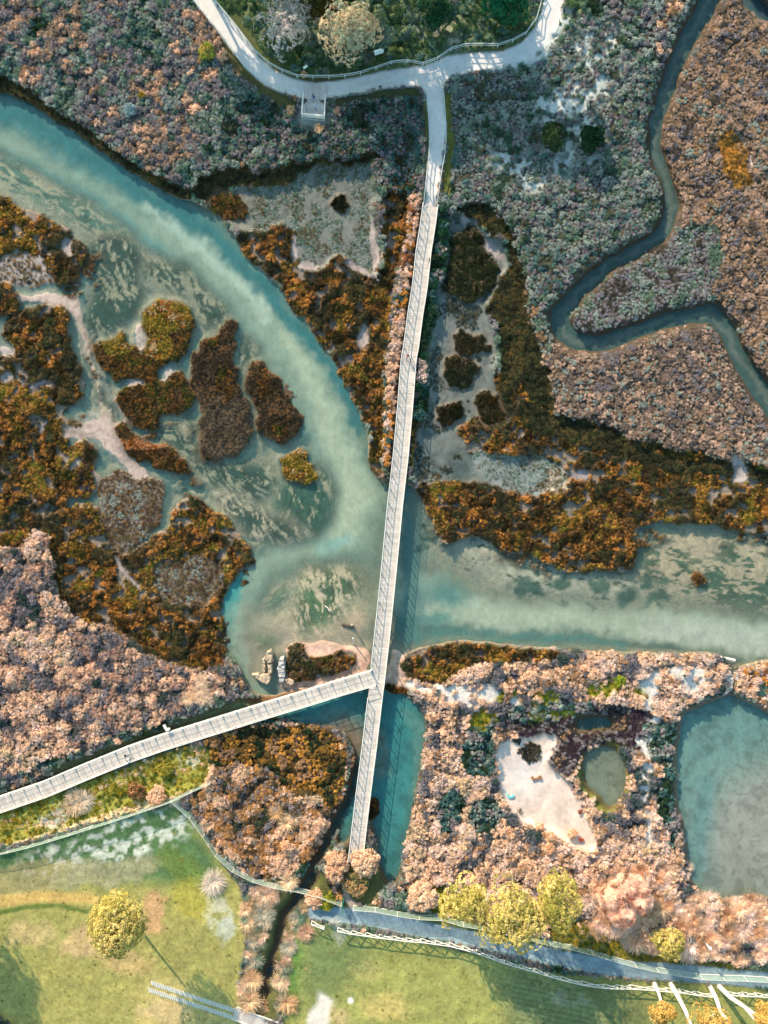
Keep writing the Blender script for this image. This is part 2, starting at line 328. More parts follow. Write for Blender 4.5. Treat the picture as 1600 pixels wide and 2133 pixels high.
# east of the walkway
paint(mpoly([(912,430),(935,430),(930,520),(918,600),(905,680),(892,740),(890,800),(900,850),(880,880),(862,880),(864,800),(872,720),(884,620),(898,520)],1,.5), veg='green_sh', h=1.0, col=(50,64,44), lab=0)
marsh([(940,430),(1010,420),(1060,470),(1100,600),(1090,640),(1120,720),(1150,800),(1160,860),(1110,880),(1060,880),(1030,850),(1040,800),(1030,740),(1040,690),(1010,650),(1030,600),(1062,560),(1050,500),(1010,490),(980,450)], veg='marsh_dark', h=.6, col=(40,38,24))
marsh([(925,520),(945,485),(975,465),(1005,500),(1010,530),(1045,555),(1035,592),(1000,612),(985,640),(958,622),(928,612)], veg='marsh_olive', h=.45, col=(50,56,38))
R1 = [(880,1030),(886,1005),(915,998),(980,1008),(1040,1024),(1100,1036),(1160,1026),(1195,992),(1225,985),(1205,945),(1120,940),(1060,940),(980,935),(958,915),(962,885),(1000,868),(1050,850),(1090,800),(1130,850),(1200,880),(1290,900),(1350,925),(1440,960),(1520,955),(1640,985),(1640,1105),(1560,1118),(1530,1105),(1500,1092),(1430,1092),(1370,1080),(1325,1100),(1335,1140),(1322,1185),(1250,1192),(1170,1192),(1150,1168),(1090,1146),(1040,1152),(1000,1112),(960,1125),(935,1138),(915,1100),(890,1065)]
marsh(R1)
for p in ([(1090,820),(1140,862),(1200,882),(1290,905),(1350,930),(1440,968),(1520,962),(1640,992),(1640,1015),(1520,990),(1430,990),(1350,965),(1270,945),(1190,930),(1110,900),(1070,860)],):
    paint(mpoly(p,0,.8), veg='marsh_dark', col=(42,38,24))  # shade below the scrub bank put into plant and soil colour
paint(mpoly([(1525,945),(1540,950),(1560,975),(1562,1000),(1540,1008),(1520,1006),(1530,985)],1,.3), h=.1, col=(170,160,154), veg='', lab=1)
paint(mpoly([(1185,985),(1215,972),(1238,985),(1225,1005),(1195,1000)],1,.3), h=.1, col=(150,140,140), veg='', lab=1)
for cx,cy,rx,ry,a in [(140,515,14,22,0),(88,545,5,20,-15),(16,786,14,14,0),(12,728,20,14,20),(80,800,22,7,-20),(158,965,8,18,30),(92,890,6,16,20),(250,1185,6,30,-30),(280,1215,5,26,-40),(780,520,8,60,-4),(758,702,12,26,10),(745,560,30,8,30),(640,555,22,10,10),(612,520,7,30,0),(1028,522,26,11,45),(968,460,9,14,-30),(1545,305,9,26,-25),(1560,330,5,20,-15),(1412,333,8,5,0)]:
    paint(mdisc(cx,cy,rx,ry,a,warp=.4), h=.08, col=(160,146,140), veg='', lab=1)
paint(mdisc(1525,325,28,44,-15), veg='marsh_rust', h=1.0)
paint(mdisc(1535,370,34,22,20), veg='marsh_rust', h=1.1)
# pink, rippled shore below the bay, both sides of the walkway
paint(mpoly([(560,1370),(600,1335),(660,1322),(720,1325),(752,1338),(780,1345),(778,1398),(700,1420),(640,1436),(590,1445),(560,1430),(600,1400),(610,1370)],2,.6), h=.12, col=(214,176,154), veg='', lab=5)
paint(mpoly([(812,1335),(830,1345),(850,1362),(838,1385),(850,1425),(830,1440),(800,1432),(806,1390)],1,.3), h=.2, col=(206,176,156), veg='', lab=5)
paint(mline([(500,1462,8),(560,1458,8),(640,1442,7),(700,1425,7),(768,1404,6)],soft=.4,warp=.2), h=.3, col=(120,90,60), veg='', lab=5)
paint(mpoly([(836,1385),(850,1362),(900,1346),(960,1340),(1060,1347),(1180,1358),(1150,1375),(1000,1385),(950,1400),(930,1430),(880,1425),(855,1415)],0,.4), veg='marsh', h=.8, col=(72,50,28), lab=0)
paint(mpoly([(600,1345),(618,1336),(635,1345),(640,1375),(680,1370),(720,1352),(742,1360),(742,1380),(715,1400),(660,1416),(612,1424),(596,1400),(600,1370)],0,.3), veg='marsh', h=.5, col=(72,50,28), lab=0)
paint(mpoly([(1540,1392),(1570,1382),(1640,1378),(1640,1490),(1590,1470),(1550,1448),(1540,1420)],0,.3), veg='scrub_pk', h=1.2, col=(90,70,50), lab=0)

# ---- lawns, verges --------------------------------------------------------------------------------
lawnL = [(-40,1790),(0,1778),(365,1668),(412,1718),(462,1795),(500,1838),(512,1900),(512,1960),(500,2020),(498,2085),(540,2110),(600,2180),(-40,2180)]
lawnR = [(640,1915),(662,1918),(705,1938),(850,1950),(1000,1992),(1200,2035),(1400,2045),(1640,2060),(1640,2180),(585,2180),(592,2090),(600,2020),(612,1950)]
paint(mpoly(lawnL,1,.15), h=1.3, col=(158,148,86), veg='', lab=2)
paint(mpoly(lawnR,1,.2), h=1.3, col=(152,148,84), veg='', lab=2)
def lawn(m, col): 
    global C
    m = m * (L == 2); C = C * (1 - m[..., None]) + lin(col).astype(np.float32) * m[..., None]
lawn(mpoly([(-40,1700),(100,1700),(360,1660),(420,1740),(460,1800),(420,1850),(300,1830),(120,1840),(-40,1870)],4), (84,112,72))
lawn(mdisc(280,1745,130,40,-15)*sstep(.38,.6,fbm(GX,GY,13,3,41)), (196,196,184))
lawn(mdisc(120,1790,80,30,-15)*sstep(.42,.6,fbm(GX,GY,13,3,42)), (186,182,168))
lawn(mdisc(60,1830,120,30,-10)*.6, (178,154,110))
lawn(mdisc(230,1815,110,26,-10)*.7, (160,150,120))
lawn(mline([(-20,1905,5),(60,1888,5),(120,1884,5),(180,1900,4)],soft=.6,warp=.1), (96,112,50))
lawn(mline([(-20,1880,10),(80,1866,12),(190,1872,10),(210,1880,8)],soft=.6,warp=.2), (196,160,96))
lawn(mdisc(320,1900,22,46,-10)*.8, (206,156,116)); lawn(mdisc(180,1960,60,30,-20)*.6, (210,168,128)); lawn(mdisc(60,1945,50,30,0)*.5, (206,172,128))
lawn(mdisc(260,2000,60,30,20)*.5, (204,160,118)); lawn(mdisc(450,1900,40,26,60)*.6*sstep(.4,.6,fbm(GX,GY,15,3,43)), (210,204,190))
lawn(mdisc(470,1935,16,26,0)*.7, (190,188,176)); lawn(mdisc(380,1800,50,30,30)*.6, (108,124,52)); lawn(mdisc(400,1870,50,40,30)*.5, (176,160,56))
lawn(mpoly([(300,2040),(330,2020),(420,2070),(500,2110),(560,2180),(270,2180)],4), (186,166,104))
lawn(mdisc(350,2110,50,26)*.6, (206,172,130)); lawn(mdisc(700,2120,30,16)*.5,(206,170,130)); lawn(mdisc(800,2100,50,30)*.5,(204,172,110)); lawn(mdisc(760,2020,40,24)*.5,(196,176,110))
lawn(mpoly([(630,1930),(760,1950),(800,2000),(720,2040),(690,2100),(640,2090),(610,2000)],8)*.75, (92,112,72)); lawn(mpoly([(1050,2000),(1200,2035),(1350,2060),(1370,2180),(1050,2180)],6)*.7, (84,98,70)); lawn(mdisc(1190,2080,50,18,10)*.5*sstep(.4,.6,fbm(GX,GY,12,3,44)),(150,148,130))  # first two patches: shade of bushes and tree group put into lawn colour
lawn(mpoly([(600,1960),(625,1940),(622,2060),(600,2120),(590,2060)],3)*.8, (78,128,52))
for k in range(-3, 8):   # faint mowing lines
    lawn(mline([(980+k*14,2030+k*14,2.2),(1230+k*14,2085+k*14,2.2)],soft=.8,warp=.1)*.25, (170,176,130))
bunk = mpoly([(640,2140),(645,2112),(662,2098),(668,2075),(665,2066),(690,2078),(697,2090),(686,2105),(682,2180),(650,2180)],1,.4)
paint(bunk, col=(226,214,200), lab=6, h=1.2); paint(mdisc(730,2084,6,7,soft=.2,warp=.1), col=(226,220,212), lab=6)
# verges of both walkways
paint(mpoly([(-40,1650),(60,1625),(180,1570),(344,1515),(437,1480),(500,1455),(540,1470),(440,1500),(344,1535),(172,1592),(-40,1665)],2,.4), h=1.1, col=(88,100,70), veg='', lab=2)
paint(mpoly([(-40,1700),(0,1688),(172,1630),(300,1585),(440,1540),(442,1625),(365,1665),(200,1712),(-40,1775)],2,.2), h=1.2, col=(156,146,66), veg='weeds', lab=2)
lawn(mdisc(120,1700,40,20,-20)*.7,(206,196,186)); lawn(mdisc(400,1575,30,22)*.6*sstep(.4,.6,fbm(GX,GY,12,3,47)),(220,214,200)); lawn(mline([(0,1770,7),(120,1735,7),(240,1695,7),(360,1664,6)],soft=.5,warp=.2)*.8,(226,196,158))
paint(mpoly([(455,70),(490,90),(540,150),(580,190),(635,212),(632,228),(560,212),(520,180),(480,140)],2,.5), col=(84,80,44), veg='', h=1.55, lab=2)
paint(mpoly([(680,215),(760,196),(830,180),(880,182),(886,215),(860,200),(780,205),(700,225)],2,.5), col=(66,74,40), veg='', h=1.6)
paint(mpoly([(490,10),(540,100),(620,155),(720,160),(830,135),(900,138),(960,108),(1040,100),(1100,80),(1130,20),(1140,30),(1110,100),(1040,118),(930,122),(890,148),(800,150),(720,172),(620,170),(560,145),(500,80),(470,20)],2,.3), col=(84,90,48), veg='', h=1.55)
paint(mline([(933,200,8),(938,300,8),(930,400,8)],soft=.5,warp=.4), col=(96,98,44), veg='', h=1.55)
paint(mline([(885,215,4),(895,300,4),(888,400,4)],soft=.5,warp=.4), col=(80,88,48), veg='', h=1.55)
paint(mpoly([(640,205),(680,212),(690,262),(640,270),(610,255)],2,.4), col=(138,142,134), veg='', h=1.5)
paint(mpoly([(880,1855),(925,1840),(940,1900),(900,1905),(870,1895)],3), col=(96,118,44), veg='weeds', h=1.3)
paint(mpoly([(1130,1930),(1230,1920),(1330,1985),(1480,2010),(1640,2020),(1640,2035),(1480,2030),(1330,2015),(1150,1975)],3), col=(110,104,52), veg='weeds', h=1.3)
paint(mpoly([(1220,1905),(1250,1925),(1270,1960),(1245,1965),(1215,1925)],2), col=(210,160,120), veg='')
paint(mpoly([(690,1870),(720,1885),(900,1905),(1150,1955),(1160,1985),(900,1925),(790,1905),(700,1895)],2,.3), col=(86,100,44), veg='', h=1.3)
paint(mline([(716,1800,5),(716,1840,6),(722,1865,7),(735,1885,7)],soft=.4,warp=.4), col=(160,144,134), veg='', h=1.25, lab=3)
# green, grassy strips among the right hand shrubs
for cx,cy,rx,ry,a in [(1290,1440,60,22,10),(1250,1420,30,18,0),(1130,1455,40,16,0),(1060,1450,30,14,0),(1160,1490,60,10,0),(1000,1500,30,20,0)]:
    paint(mdisc(cx,cy,rx,ry,a)*sstep(.3,.6,fbm(GX,GY,20,3,61)), col=(146,144,44), veg='weeds')
# sections in the left bay that must stay above water: pinkish mud roads
def mudroad(pts, soft=.55, h=.04, col=(176,156,144), warp=.6):
    m=mline(pts,soft=soft,warp=warp); paint(m, h=h, col=col, veg='', lab=1, hm=0)
mudroad([(40,622,8),(100,622,12),(150,630,16),(170,665,16),(180,700,14)])
mudroad([(185,720,14),(190,760,12),(205,800,12),(225,860,22),(235,920,26),(265,965,18),(300,990,10)])
mudroad([(150,900,20),(200,890,26),(240,930,24)])
mudroad([(210,770,6),(232,825,9),(255,858,8),(262,880,6)], h=-.02)
mudroad([(288,680,8),(290,710,12),(285,690,8)], h=.03)
for cx,cy,rx,ry,a in [(280,797,18,8,-5),(350,770,16,10,-50),(300,830,6,8,0)]: paint(mdisc(cx,cy,rx,ry,a,warp=.3),h=.05,col=(160,150,140),veg='',lab=1)
for cx,cy,rx,ry,a in [(455,955,18,8,0),(600,1100,26,8,10),(535,1090,12,30,5),(640,1030,20,9,0),(500,1090,30,12,50),(470,1030,26,12,30),(1290,1240,0.1,0.1,0)]:
    paint(mdisc(cx,cy,rx,ry,a), h=-.05, col=(196,172,152))

# ---- the bed under shallow water: sand, weed and stirred-up water -----------------------------------
def depth(m, h):
    global H
    mh = blur(m * (H < .0), 1); H = H * (1 - mh) + h * mh
TEAL = (56,106,106); MILK = (126,146,128); MILK2 = (150,174,156)
wpaint(mline([(-200,250,90),(60,330,85),(180,400,80),(300,470,80),(400,530,75),(480,590,70),(550,660,64),(610,730,60),(655,810,60),(690,890,58),(712,970,58),(735,1050,70),(720,1110,70),(620,1150,50),(540,1200,45),(500,1280,34),(505,1370,26),(540,1430,30)],soft=.8), MILK, .9)
wpaint(mline([(-200,200,34),(40,240,36),(160,310,34),(270,390,30),(370,445,28),(450,500,24),(520,570,20),(590,640,16),(660,720,14),(720,820,12),(750,880,12)],soft=.9), TEAL, .92)
wpaint(mline([(20,330,14),(160,400,16),(260,470,14),(330,520,12)],soft=.9)*.5, (84,144,140), .9)
wpaint(mline([(300,430,10),(400,500,14),(500,590,12),(560,660,12)],soft=.9)*.6, (160,178,160), .95)
wpaint(mline([(600,700,14),(660,820,16),(700,930,22),(740,1030,40),(720,1110,30)],soft=.9)*.7, (156,166,142), .95)
wpaint(mline([(840,1230,50),(960,1270,42),(1100,1280,38),(1250,1285,36),(1400,1305,36),(1700,1345,40)],soft=.5), (146,158,138), .93)
wpaint(mline([(1350,1310,20),(1700,1350,26)],soft=.8), (152,160,146), .95)
wpaint(mdisc(930,1230,50,26,0,soft=.8), (84,124,116), .86); wpaint(mdisc(900,1290,40,18,0,soft=.8), (88,126,116), .85)
wpaint(mline([(870,1325,14),(960,1322,12),(1100,1330,10),(1300,1342,8)],soft=.8)*.7, (70,124,118), .7)
wpaint(mline([(840,1010,18),(835,1080,20),(850,1160,26),(860,1240,24),(850,1300,24)],soft=.8)*.8, (66,112,110), .8)
wpaint(mline([(640,640,16),(560,560,12)],soft=.9)*.5, TEAL, .9)
for cx,cy,rx,ry,a,c,o in [(740,870,14,30,-20,TEAL,.85),(752,905,10,14,0,TEAL,.8),(770,935,9,12,0,TEAL,.8),(487,1230,18,60,10,(52,138,134),.9),(700,1130,40,14,-10,(120,156,146),.9)]:
    wpaint(mdisc(cx,cy,rx,ry,a,soft=.6)*.85, c, o)
# shallow water: clear
wpaint(mpoly([(-40,300),(60,350),(150,400),(230,460),(300,500),(380,560),(440,610),(500,680),(540,760),(570,850),(640,900),(660,980),(680,1060),(640,1130),(540,1140),(420,1060),(360,1000),(200,980),(100,640),(-40,640)],6), (70,128,124), .2)
wpaint(mline([(-200,330,26),(60,385,22),(150,440,20),(220,500,16)],soft=.8), (178,160,144), .35)
wpaint(mpoly([(920,1120),(1000,1110),(1180,1200),(1330,1190),(1340,1110),(1640,1100),(1640,1270),(1400,1260),(1200,1250),(1060,1240),(960,1210),(900,1130)],8), (110,134,120), .18)
wpaint(mpoly([(560,1200),(620,1170),(740,1165),(775,1240),(770,1330),(600,1340),(530,1330),(540,1260)],8), (104,136,118), .16)
wpaint(mline([(545,1340,40),(540,1300,30),(530,1390,18)],soft=.8), (150,150,130), .4)
wpaint(mpoly([(860,1010),(900,1000),(900,900),(1010,960),(1180,1030),(920,1140),(880,1080)],6)*.8, (110,136,130), .2)
paint(mpoly([(560,1300),(640,1270),(700,1290),(770,1260),(775,1345),(600,1345),(550,1330)],4,.6)*(H<.05), col=(206,168,144)); depth(mpoly([(540,1280),(770,1240),(775,1345),(560,1345)],5),-.12)
# weed beds (drifting eelgrass on the bed)
ang = [(-.35,1.0)]
def weed(m, dx, dy, seed, thr=.46, col=(34,62,54), sand=(160,148,124), d=-.22):
    """streaky weed combed along direction dx,dy"""
    global C
    n = math.hypot(dx, dy); dx /= n; dy /= n
    wob = 26 * (fbm(GX, GY, 45, 2, seed + 3) - .5)
    u = (GX * dx + GY * dy) ; v = (-GX * dy + GY * dx) + wob
    s = .55 * fbm(u / 4.0, v, 7, 3, seed) + .45 * fbm(GX, GY, 42, 3, seed + 9)
    s = .72 * s + .28 * fbm(u / 3, v, 3.2, 2, seed + 5)
    thr += .022; k = sstep(thr - .03, thr + .035, s) * m * (H < .06)
    depth(m, d); wpaint(m * .9, (56, 96, 92), .08)
    base = m[..., None] * (H < .06)[..., None]
    C = C * (1 - base) + lin(sand).astype(np.float32) * base
    kk = k[..., None] * .92
    C = C * (1 - kk) + (lin(col).astype(np.float32) * (.35 + 1.3 * fbm(u / 4, v, 6, 2, seed + 2))[..., None]) * kk
    return k
weed(mpoly([(-40,300),(60,350),(150,400),(230,460),(290,500),(250,520),(180,490),(100,430),(-40,380)],5), .85,.5, 101, .5, col=(64,104,92), sand=(166,156,132))
weed(mpoly([(170,500),(260,490),(300,520),(310,580),(300,630),(250,690),(215,700),(180,700),(175,640),(200,560)],3), .5,.85, 103, .42)
weed(mpoly([(300,540),(380,540),(440,600),(480,660),(450,690),(410,680),(400,620),(340,600),(300,620)],4), .5,.85, 104, .46)
weed(mpoly([(200,700),(215,760),(240,830),(250,860),(270,880),(250,900),(200,840),(180,760)],3), .4,.9, 105, .44)
weed(mpoly([(300,880),(400,830),(430,960),(560,960),(590,1020),(520,1060),(430,1010),(380,980),(330,920)],4), .6,.6, 106, .45)
weed(mpoly([(500,680),(560,740),(520,760),(520,860),(560,940),(540,960),(500,840),(505,760)],3), .3,.95, 107, .45)
weed(mpoly([(590,1000),(660,960),(700,1000),(705,1080),(660,1130),(600,1100),(560,1060)],4), .35,.95, 108, .40, col=(42,78,64))
weed(mpoly([(430,1000),(520,1050),(600,1080),(660,1120),(600,1140),(520,1130),(460,1060)],4), .5,.8, 109, .48, sand=(186,164,140))
weed(mpoly([(620,1180),(680,1165),(745,1180),(755,1230),(720,1290),(660,1320),(600,1320),(620,1250)],5), .4,.9, 110, .44, col=(64,92,62), sand=(206,178,150))
weed(mpoly([(545,1250),(600,1210),(610,1240),(560,1290)],4), .8,-.5, 111, .45, col=(74,104,84), sand=(176,160,136))
weed(mpoly([(525,1310),(575,1320),(575,1345),(530,1345)],4), 1,0, 112, .42, col=(84,110,70), sand=(190,168,142))
weed(mpoly([(1330,1130),(1400,1100),(1500,1110),(1640,1110),(1640,1280),(1500,1270),(1400,1250),(1330,1210)],6), .9,.25, 113, .47, col=(58,84,66), sand=(184,160,134))
weed(mpoly([(1420,1110),(1480,1120),(1520,1160),(1440,1170)],6), .9,-.3, 114, .60, sand=(190,164,138))
weed(mpoly([(930,1130),(1000,1110),(1080,1160),(1330,1190),(1330,1250),(1200,1250),(1060,1240),(1000,1200),(940,1180)],6), .9,.2, 115, .60, sand=(176,162,142))
for cx,cy,rx,ry in [(1098,1225,38,14),(1110,1180,18,14),(1140,1178,9,16),(1175,1215,20,22),(1252,1218,18,16),(1302,1240,22,24),(1345,1215,18,16),(1375,1250,26,16),(900,1110,16,14),(880,1140,14,10),(1230,1268,12,5),(1170,1262,16,6)]:
    m = mdisc(cx,cy,rx,ry,0,soft=.35,warp=1.3)*(H<.06); kk = (m*.85)[...,None]; C = C*(1-kk)+lin((52,84,72)).astype(np.float32)*kk; WO = WO*(1-m*.35)
for cx,cy,rx,ry in [(905,900,10,10),(960,975,26,36),(900,960,18,34),(930,1010,30,16),(1010,870,20,16)]:
    m = mdisc(cx,cy,rx,ry,0,soft=.5,warp=1.3)*(V==0); kk = (m*.75)[...,None]; C = C*(1-kk)+lin((58,76,72)).astype(np.float32)*kk
# speckled algae on the eastern flat
m = mpoly([(895,600),(1020,600),(1030,850),(900,850)],4)*sstep(.56,.62,fbm(GX,GY,9,3,121))*(V==0)*(L==1); kk=(m*.55)[...,None]; C = C*(1-kk)+lin((92,104,104)).astype(np.float32)*kk
# pools
wpaint(mpoly(pool,4), (60,126,124), .84)
wpaint(mpoly([(640,1490),(740,1500),(770,1550),(740,1600),(700,1520)],6)*.9, (150,122,98), .5); wpaint(mline([(790,1520,10),(800,1600,12)],soft=.9)*.6,(120,132,116),.7)
wpaint(mline([(850,1480,10),(885,1530,10),(860,1640,10)],soft=.9)*.5,(100,140,130),.8)
wpaint(mpoly(bigp,3), (104,142,134), .78); wpaint(mpoly([(1500,1640),(1640,1560),(1640,1880),(1440,1860),(1470,1700)],14), (148,150,138), .8); wpaint(mline([(1480,1640,20),(1450,1800,24),(1430,1840,16)],soft=.9)*.6,(84,132,130),.85)
wpaint(mpoly(smallp,2), (126,138,120), .7)
wpaint(mpoly([(1190,1485),(1290,1485),(1290,1530),(1190,1530)],3), (66,88,84), .8)
wpaint(mline([(x,y,w*1.6) for x,y,w in creek],soft=.5), (62,88,84), .78); wpaint(mline([(x,y,6) for x,y,w in creek],soft=.9)*.7, (100,110,100), .88)
wpaint(mline([(1540,-20,20),(1640,50,22)],soft=.5), (60,80,84), .85)
wpaint(mline(ditch,soft=.6), (48,62,58), .7)
far = sstep(1700,2100,np.maximum(np.abs(GX-800)*1.33,np.abs(GY-1066)))

# brown, half drowned plants thinning out into the bay
for cx,cy,rx,ry,a_ in [(460,900,60,60,0),(330,905,50,24,10),(170,600,40,20,-20),(190,540,26,50,10),(220,1010,40,30,0),(160,850,24,50,0),(385,1000,40,30,30),(500,1180,30,60,0),(200,760,14,60,0),(300,850,60,50,0),(460,720,30,60,0),(590,850,50,70,-20),(700,360,70,20,0),(1350,1120,50,30,0),(1180,1170,160,26,4),(920,1080,30,60,-20),(1570,1120,60,20,0),(470,1330,20,60,0)]:
    m = mdisc(cx,cy,rx,ry,a_,soft=.5,warp=1.3) * sstep(.47,.57,fbm(GX,GY,15,3,93)) * (H < .12)
    paint(m, h=.07, col=(118,100,80), hm=0); V[(m > .5)] = cls('marsh_dry')
# ---- islands of the bay (plants are built later as one thing each) -----------------------------------
YG=[((164,146,62),3),((214,180,88),2.4),((130,116,50),2),((202,142,70),2.4),((230,206,158),1)]
BR=[((98,76,48),3),((136,100,58),3),((176,128,70),2),((70,66,42),2),((112,108,54),1.2)]
DK=[((104,86,66),3),((80,72,58),2.4),((128,104,78),2.4),((160,124,86),1)]
ISL=[
 ('marsh_island','large hook shaped marsh island with a yellow green head around a pale mud inlet',BR,[(205,732),(215,712),(240,695),(258,685),(275,700),(270,715),(285,730),(303,715),(303,690),(290,670),(287,650),(310,630),(340,618),(370,615),(385,630),(395,650),(402,680),(400,710),(392,740),(372,755),(335,765),(330,790),(345,800),(372,775),(385,775),(400,800),(407,825),(395,850),(370,860),(340,870),(330,895),(300,890),(280,880),(262,860),(248,840),(250,815),(290,812),(300,795),(280,785),(258,795),(240,795),(225,775),(212,755)],
    [(YG,(345,655,60,42)),(YG,(245,715,36,26)),(YG,(330,720,30,30))]),
 ('marsh_island','long narrow dark brown marsh island between two thin water channels',DK,[(450,700),(450,680),(470,658),(490,670),(497,700),(492,740),(500,790),(505,840),(515,880),(518,920),(505,942),(480,955),(440,955),(420,935),(412,905),(425,880),(420,840),(405,800),(400,770),(405,730),(420,705)],[([((132,116,98),3),((104,92,78),3),((150,124,98),1.4)],(465,890,60,72)),(BR,(440,700,24,20)),(BR,(470,800,20,40))]),
 ('marsh_island','spindle shaped dark orange marsh island nearest the main channel',DK,[(515,790),(520,765),(545,755),(570,775),(590,810),(615,845),(630,880),(625,910),(600,925),(565,925),(535,910),(525,880),(520,840)],[(BR,(548,800,14,34)),(BR,(580,900,20,16))]),
 ('marsh_island','small oval yellow green marsh island beside the main channel',YG,[(575,968),(588,946),(615,937),(642,946),(657,972),(650,997),(622,1010),(592,1004)],[]),
 ('marsh_island','curved orange brown marsh spit beside the pink mud flat',BR,[(245,905),(250,890),(262,890),(280,912),(310,925),(345,930),(372,938),(390,962),(390,985),(360,985),(330,975),(300,970),(272,955),(255,930)],[([((214,160,110),2),((176,104,40),3)],(300,925,70,12))]),
 ('marsh_clump','larger of two dark round marsh discs on the mud east of the boardwalk',[((62,68,48),3),((74,74,52),2),((92,80,56),1)],[(924,768),(932,742),(955,733),(985,738),(1000,758),(998,785),(980,802),(950,803),(930,790)],[]),
 ('marsh_clump','smaller round dark marsh disc on the mud below the larger one',[((52,54,36),3),((70,60,40),2)],[(913,862),(920,840),(940,834),(958,848),(962,868),(948,884),(925,882)],[]),
 ('marsh_clump','dark bean shaped marsh clump above the large dark disc',[((66,68,48),3),((84,76,54),2)],[(942,712),(950,692),(975,688),(1008,702),(1014,722),(990,734),(955,730)],[]),
 ('marsh_clump','olive brown marsh clump at the right edge of the eastern mud flat',[((66,64,38),3),((84,66,40),2)],[(988,850),(1000,826),(1025,820),(1048,835),(1052,865),(1030,882),(1000,875)],[]),
 ('marsh_clump','dark orange marsh clump at the water edge in the triangular mud flat',BR,[(437,420),(450,398),(478,395),(502,410),(515,440),(508,458),(480,463),(450,450)],[]),
 ('marsh_clump','round dark clump in the middle of the triangular mud flat',[((48,50,34),3),((66,58,38),2)],[(687,425),(700,405),(722,408),(730,425),(718,442),(698,445)],[]),
 ('marsh_clump','tiny orange plant clump alone in the weedy shallows at the right',BR,[(1440,1195),(1448,1182),(1462,1186),(1470,1205),(1458,1216),(1442,1212)],[]),
 ('marsh_clump','small dark orange bush where the sandy trail meets the boardwalk fork',[((60,60,36),3),((150,100,50),2)],[(805,1432),(822,1428),(842,1436),(848,1450),(835,1455),(815,1446)],[]),
 ('marsh_clump','dark olive bush on the pool bank hugging the lower boardwalk',[((76,66,36),3),((150,96,44),2),((50,52,34),2)],[(768,1668),(778,1652),(792,1664),(792,1690),(780,1708),(768,1704)],[]),
]
for _n,_l,_p,poly,_s in ISL:
    paint(mpoly(poly,3,1.1), h=.10, col=(120,104,84), veg='')
    paint(mpoly(poly,0,1.1), h=.42, col=(70,58,38), veg='', lab=0, hm=1)
    V[mpoly(poly,2,1.1)>.1]=0
for cx_,cy_,rx,ry,a in [(280,797,20,9,-5),(350,777,20,10,-50),(292,712,10,24,5)]: paint(mdisc(cx_,cy_,rx,ry,a,warp=.3),h=.06,col=(160,150,140),veg='',lab=1)
bank = ((H > -.06) & (H < .5) & (L == 0)).astype(np.float32); bank = blur(bank, 1)[..., None]
C = C * (1 - bank) + lin((82, 68, 50)).astype(np.float32) * bank
_n = fbm(GX, GY, 34, 3, 301); _k = (V == cls('marsh'))
V[_k & (_n > .575)] = cls('marsh_gold'); V[_k & (_n < .40)] = cls('marsh_dark')
_g = _k & (fbm(GX, GY, 17, 3, 303) > .655); V[_g] = 0; H = np.where(_g, np.minimum(H, .22), H).astype(np.float32); C[_g] = lin((128, 116, 104))
_k = (V == cls('reed')) & (fbm(GX, GY, 30, 3, 305) > .52); V[_k] = cls('scrub_br')
# ---- fine relief ------------------------------------------------------------------------------------
for _cn, (_sc, _am) in CUSH.items():
    if _cn not in CLS: continue
    _k = V == CLS[_cn]
    if not _k.any(): continue
    _f, _i = worley(GX + 5 * (fbm(GX, GY, 9, 2, 31) - .5), GY + 5 * (fbm(GX, GY, 9, 2, 33) - .5), _sc, 71)
    _d = _am * (np.sqrt(np.clip(1 - (_f / .72) ** 2, 0, 1)) - .45) * (.7 + .6 * _i)
    H = np.where(_k, H + _d, H).astype(np.float32)
mz = blur(((V == CLS['marsh']) | (V == CLS['marsh_gold'])).astype(np.float32), 1); H = (H + mz * .9 * (fbm(GX, GY, 36, 2, 209) - .5)).astype(np.float32); H = np.where(mz > .4, np.maximum(H, .15), H)
H = H + .35*(fbm(GX,GY,11,2,207)-.5).astype(np.float32)*blur(((V>0)&(H>.3)).astype(np.float32),1)
H = H + (.22*(fbm(GX,GY,40,4,201)-.5)*(H>.6) + .05*(fbm(GX,GY,10,3,202)-.5)).astype(np.float32)
WALKS = [[(896,430,19),(882,525,19),(865,655,19),(851,750,19),(834,950,19),(813,1150,19),(784,1428,19),(770,1550,17),(751,1700,17),(739,1797,17)], [(-60,1695,20),(0,1674,20),(100,1640,20),(172,1609,20),(275,1567,20),(344,1543,20),(437,1514,20),(550,1479,20),(640,1452,20),(768,1413,20)]]
for wk in WALKS:
    m = mline(wk, soft=.15, warp=0); V[m > .5] = 0
    mh = blur(mline([(x, y, w + 3) for x, y, w in wk], soft=.2, warp=0), 1); cut = mh * (H > 1.0); H = (H * (1 - cut) + 1.0 * cut).astype(np.float32)
V[mpoly([(628,168),(684,170),(682,258),(624,254)], 0, 0) > .5] = 0
C = C * (.82 + .36*fbm(GX,GY,9,3,203))[...,None]
C = C * (.9 + .2*fbm(GX,GY,60,3,204))[...,None]
vein = (1 - sstep(0, .035, np.abs(fbm(GX,GY,34,4,231) - .5))) * (L == 1); C = C * (1 - .32 * vein[..., None]); 
C = C * (1 - (.22 * sstep(.5,.62,fbm(GX,GY,12,3,232)) * ((L == 1) | (L == 5)))[..., None])
C = C * (1 - (.16 * sstep(.48,.62,fbm(GX,GY,30,3,233)) * (L == 6))[..., None])
m = mpoly([(1040,1560),(1140,1600),(1130,1650),(1060,1660)],8)*(L==6)*.5; C = C*(1-m[...,None]) + lin((196,200,204)).astype(np.float32)*m[...,None]
H = (H - .04 * vein * (H > .08)).astype(np.float32)
V[(L == 2) & (V == 0)] = cls('lawn_tufts')
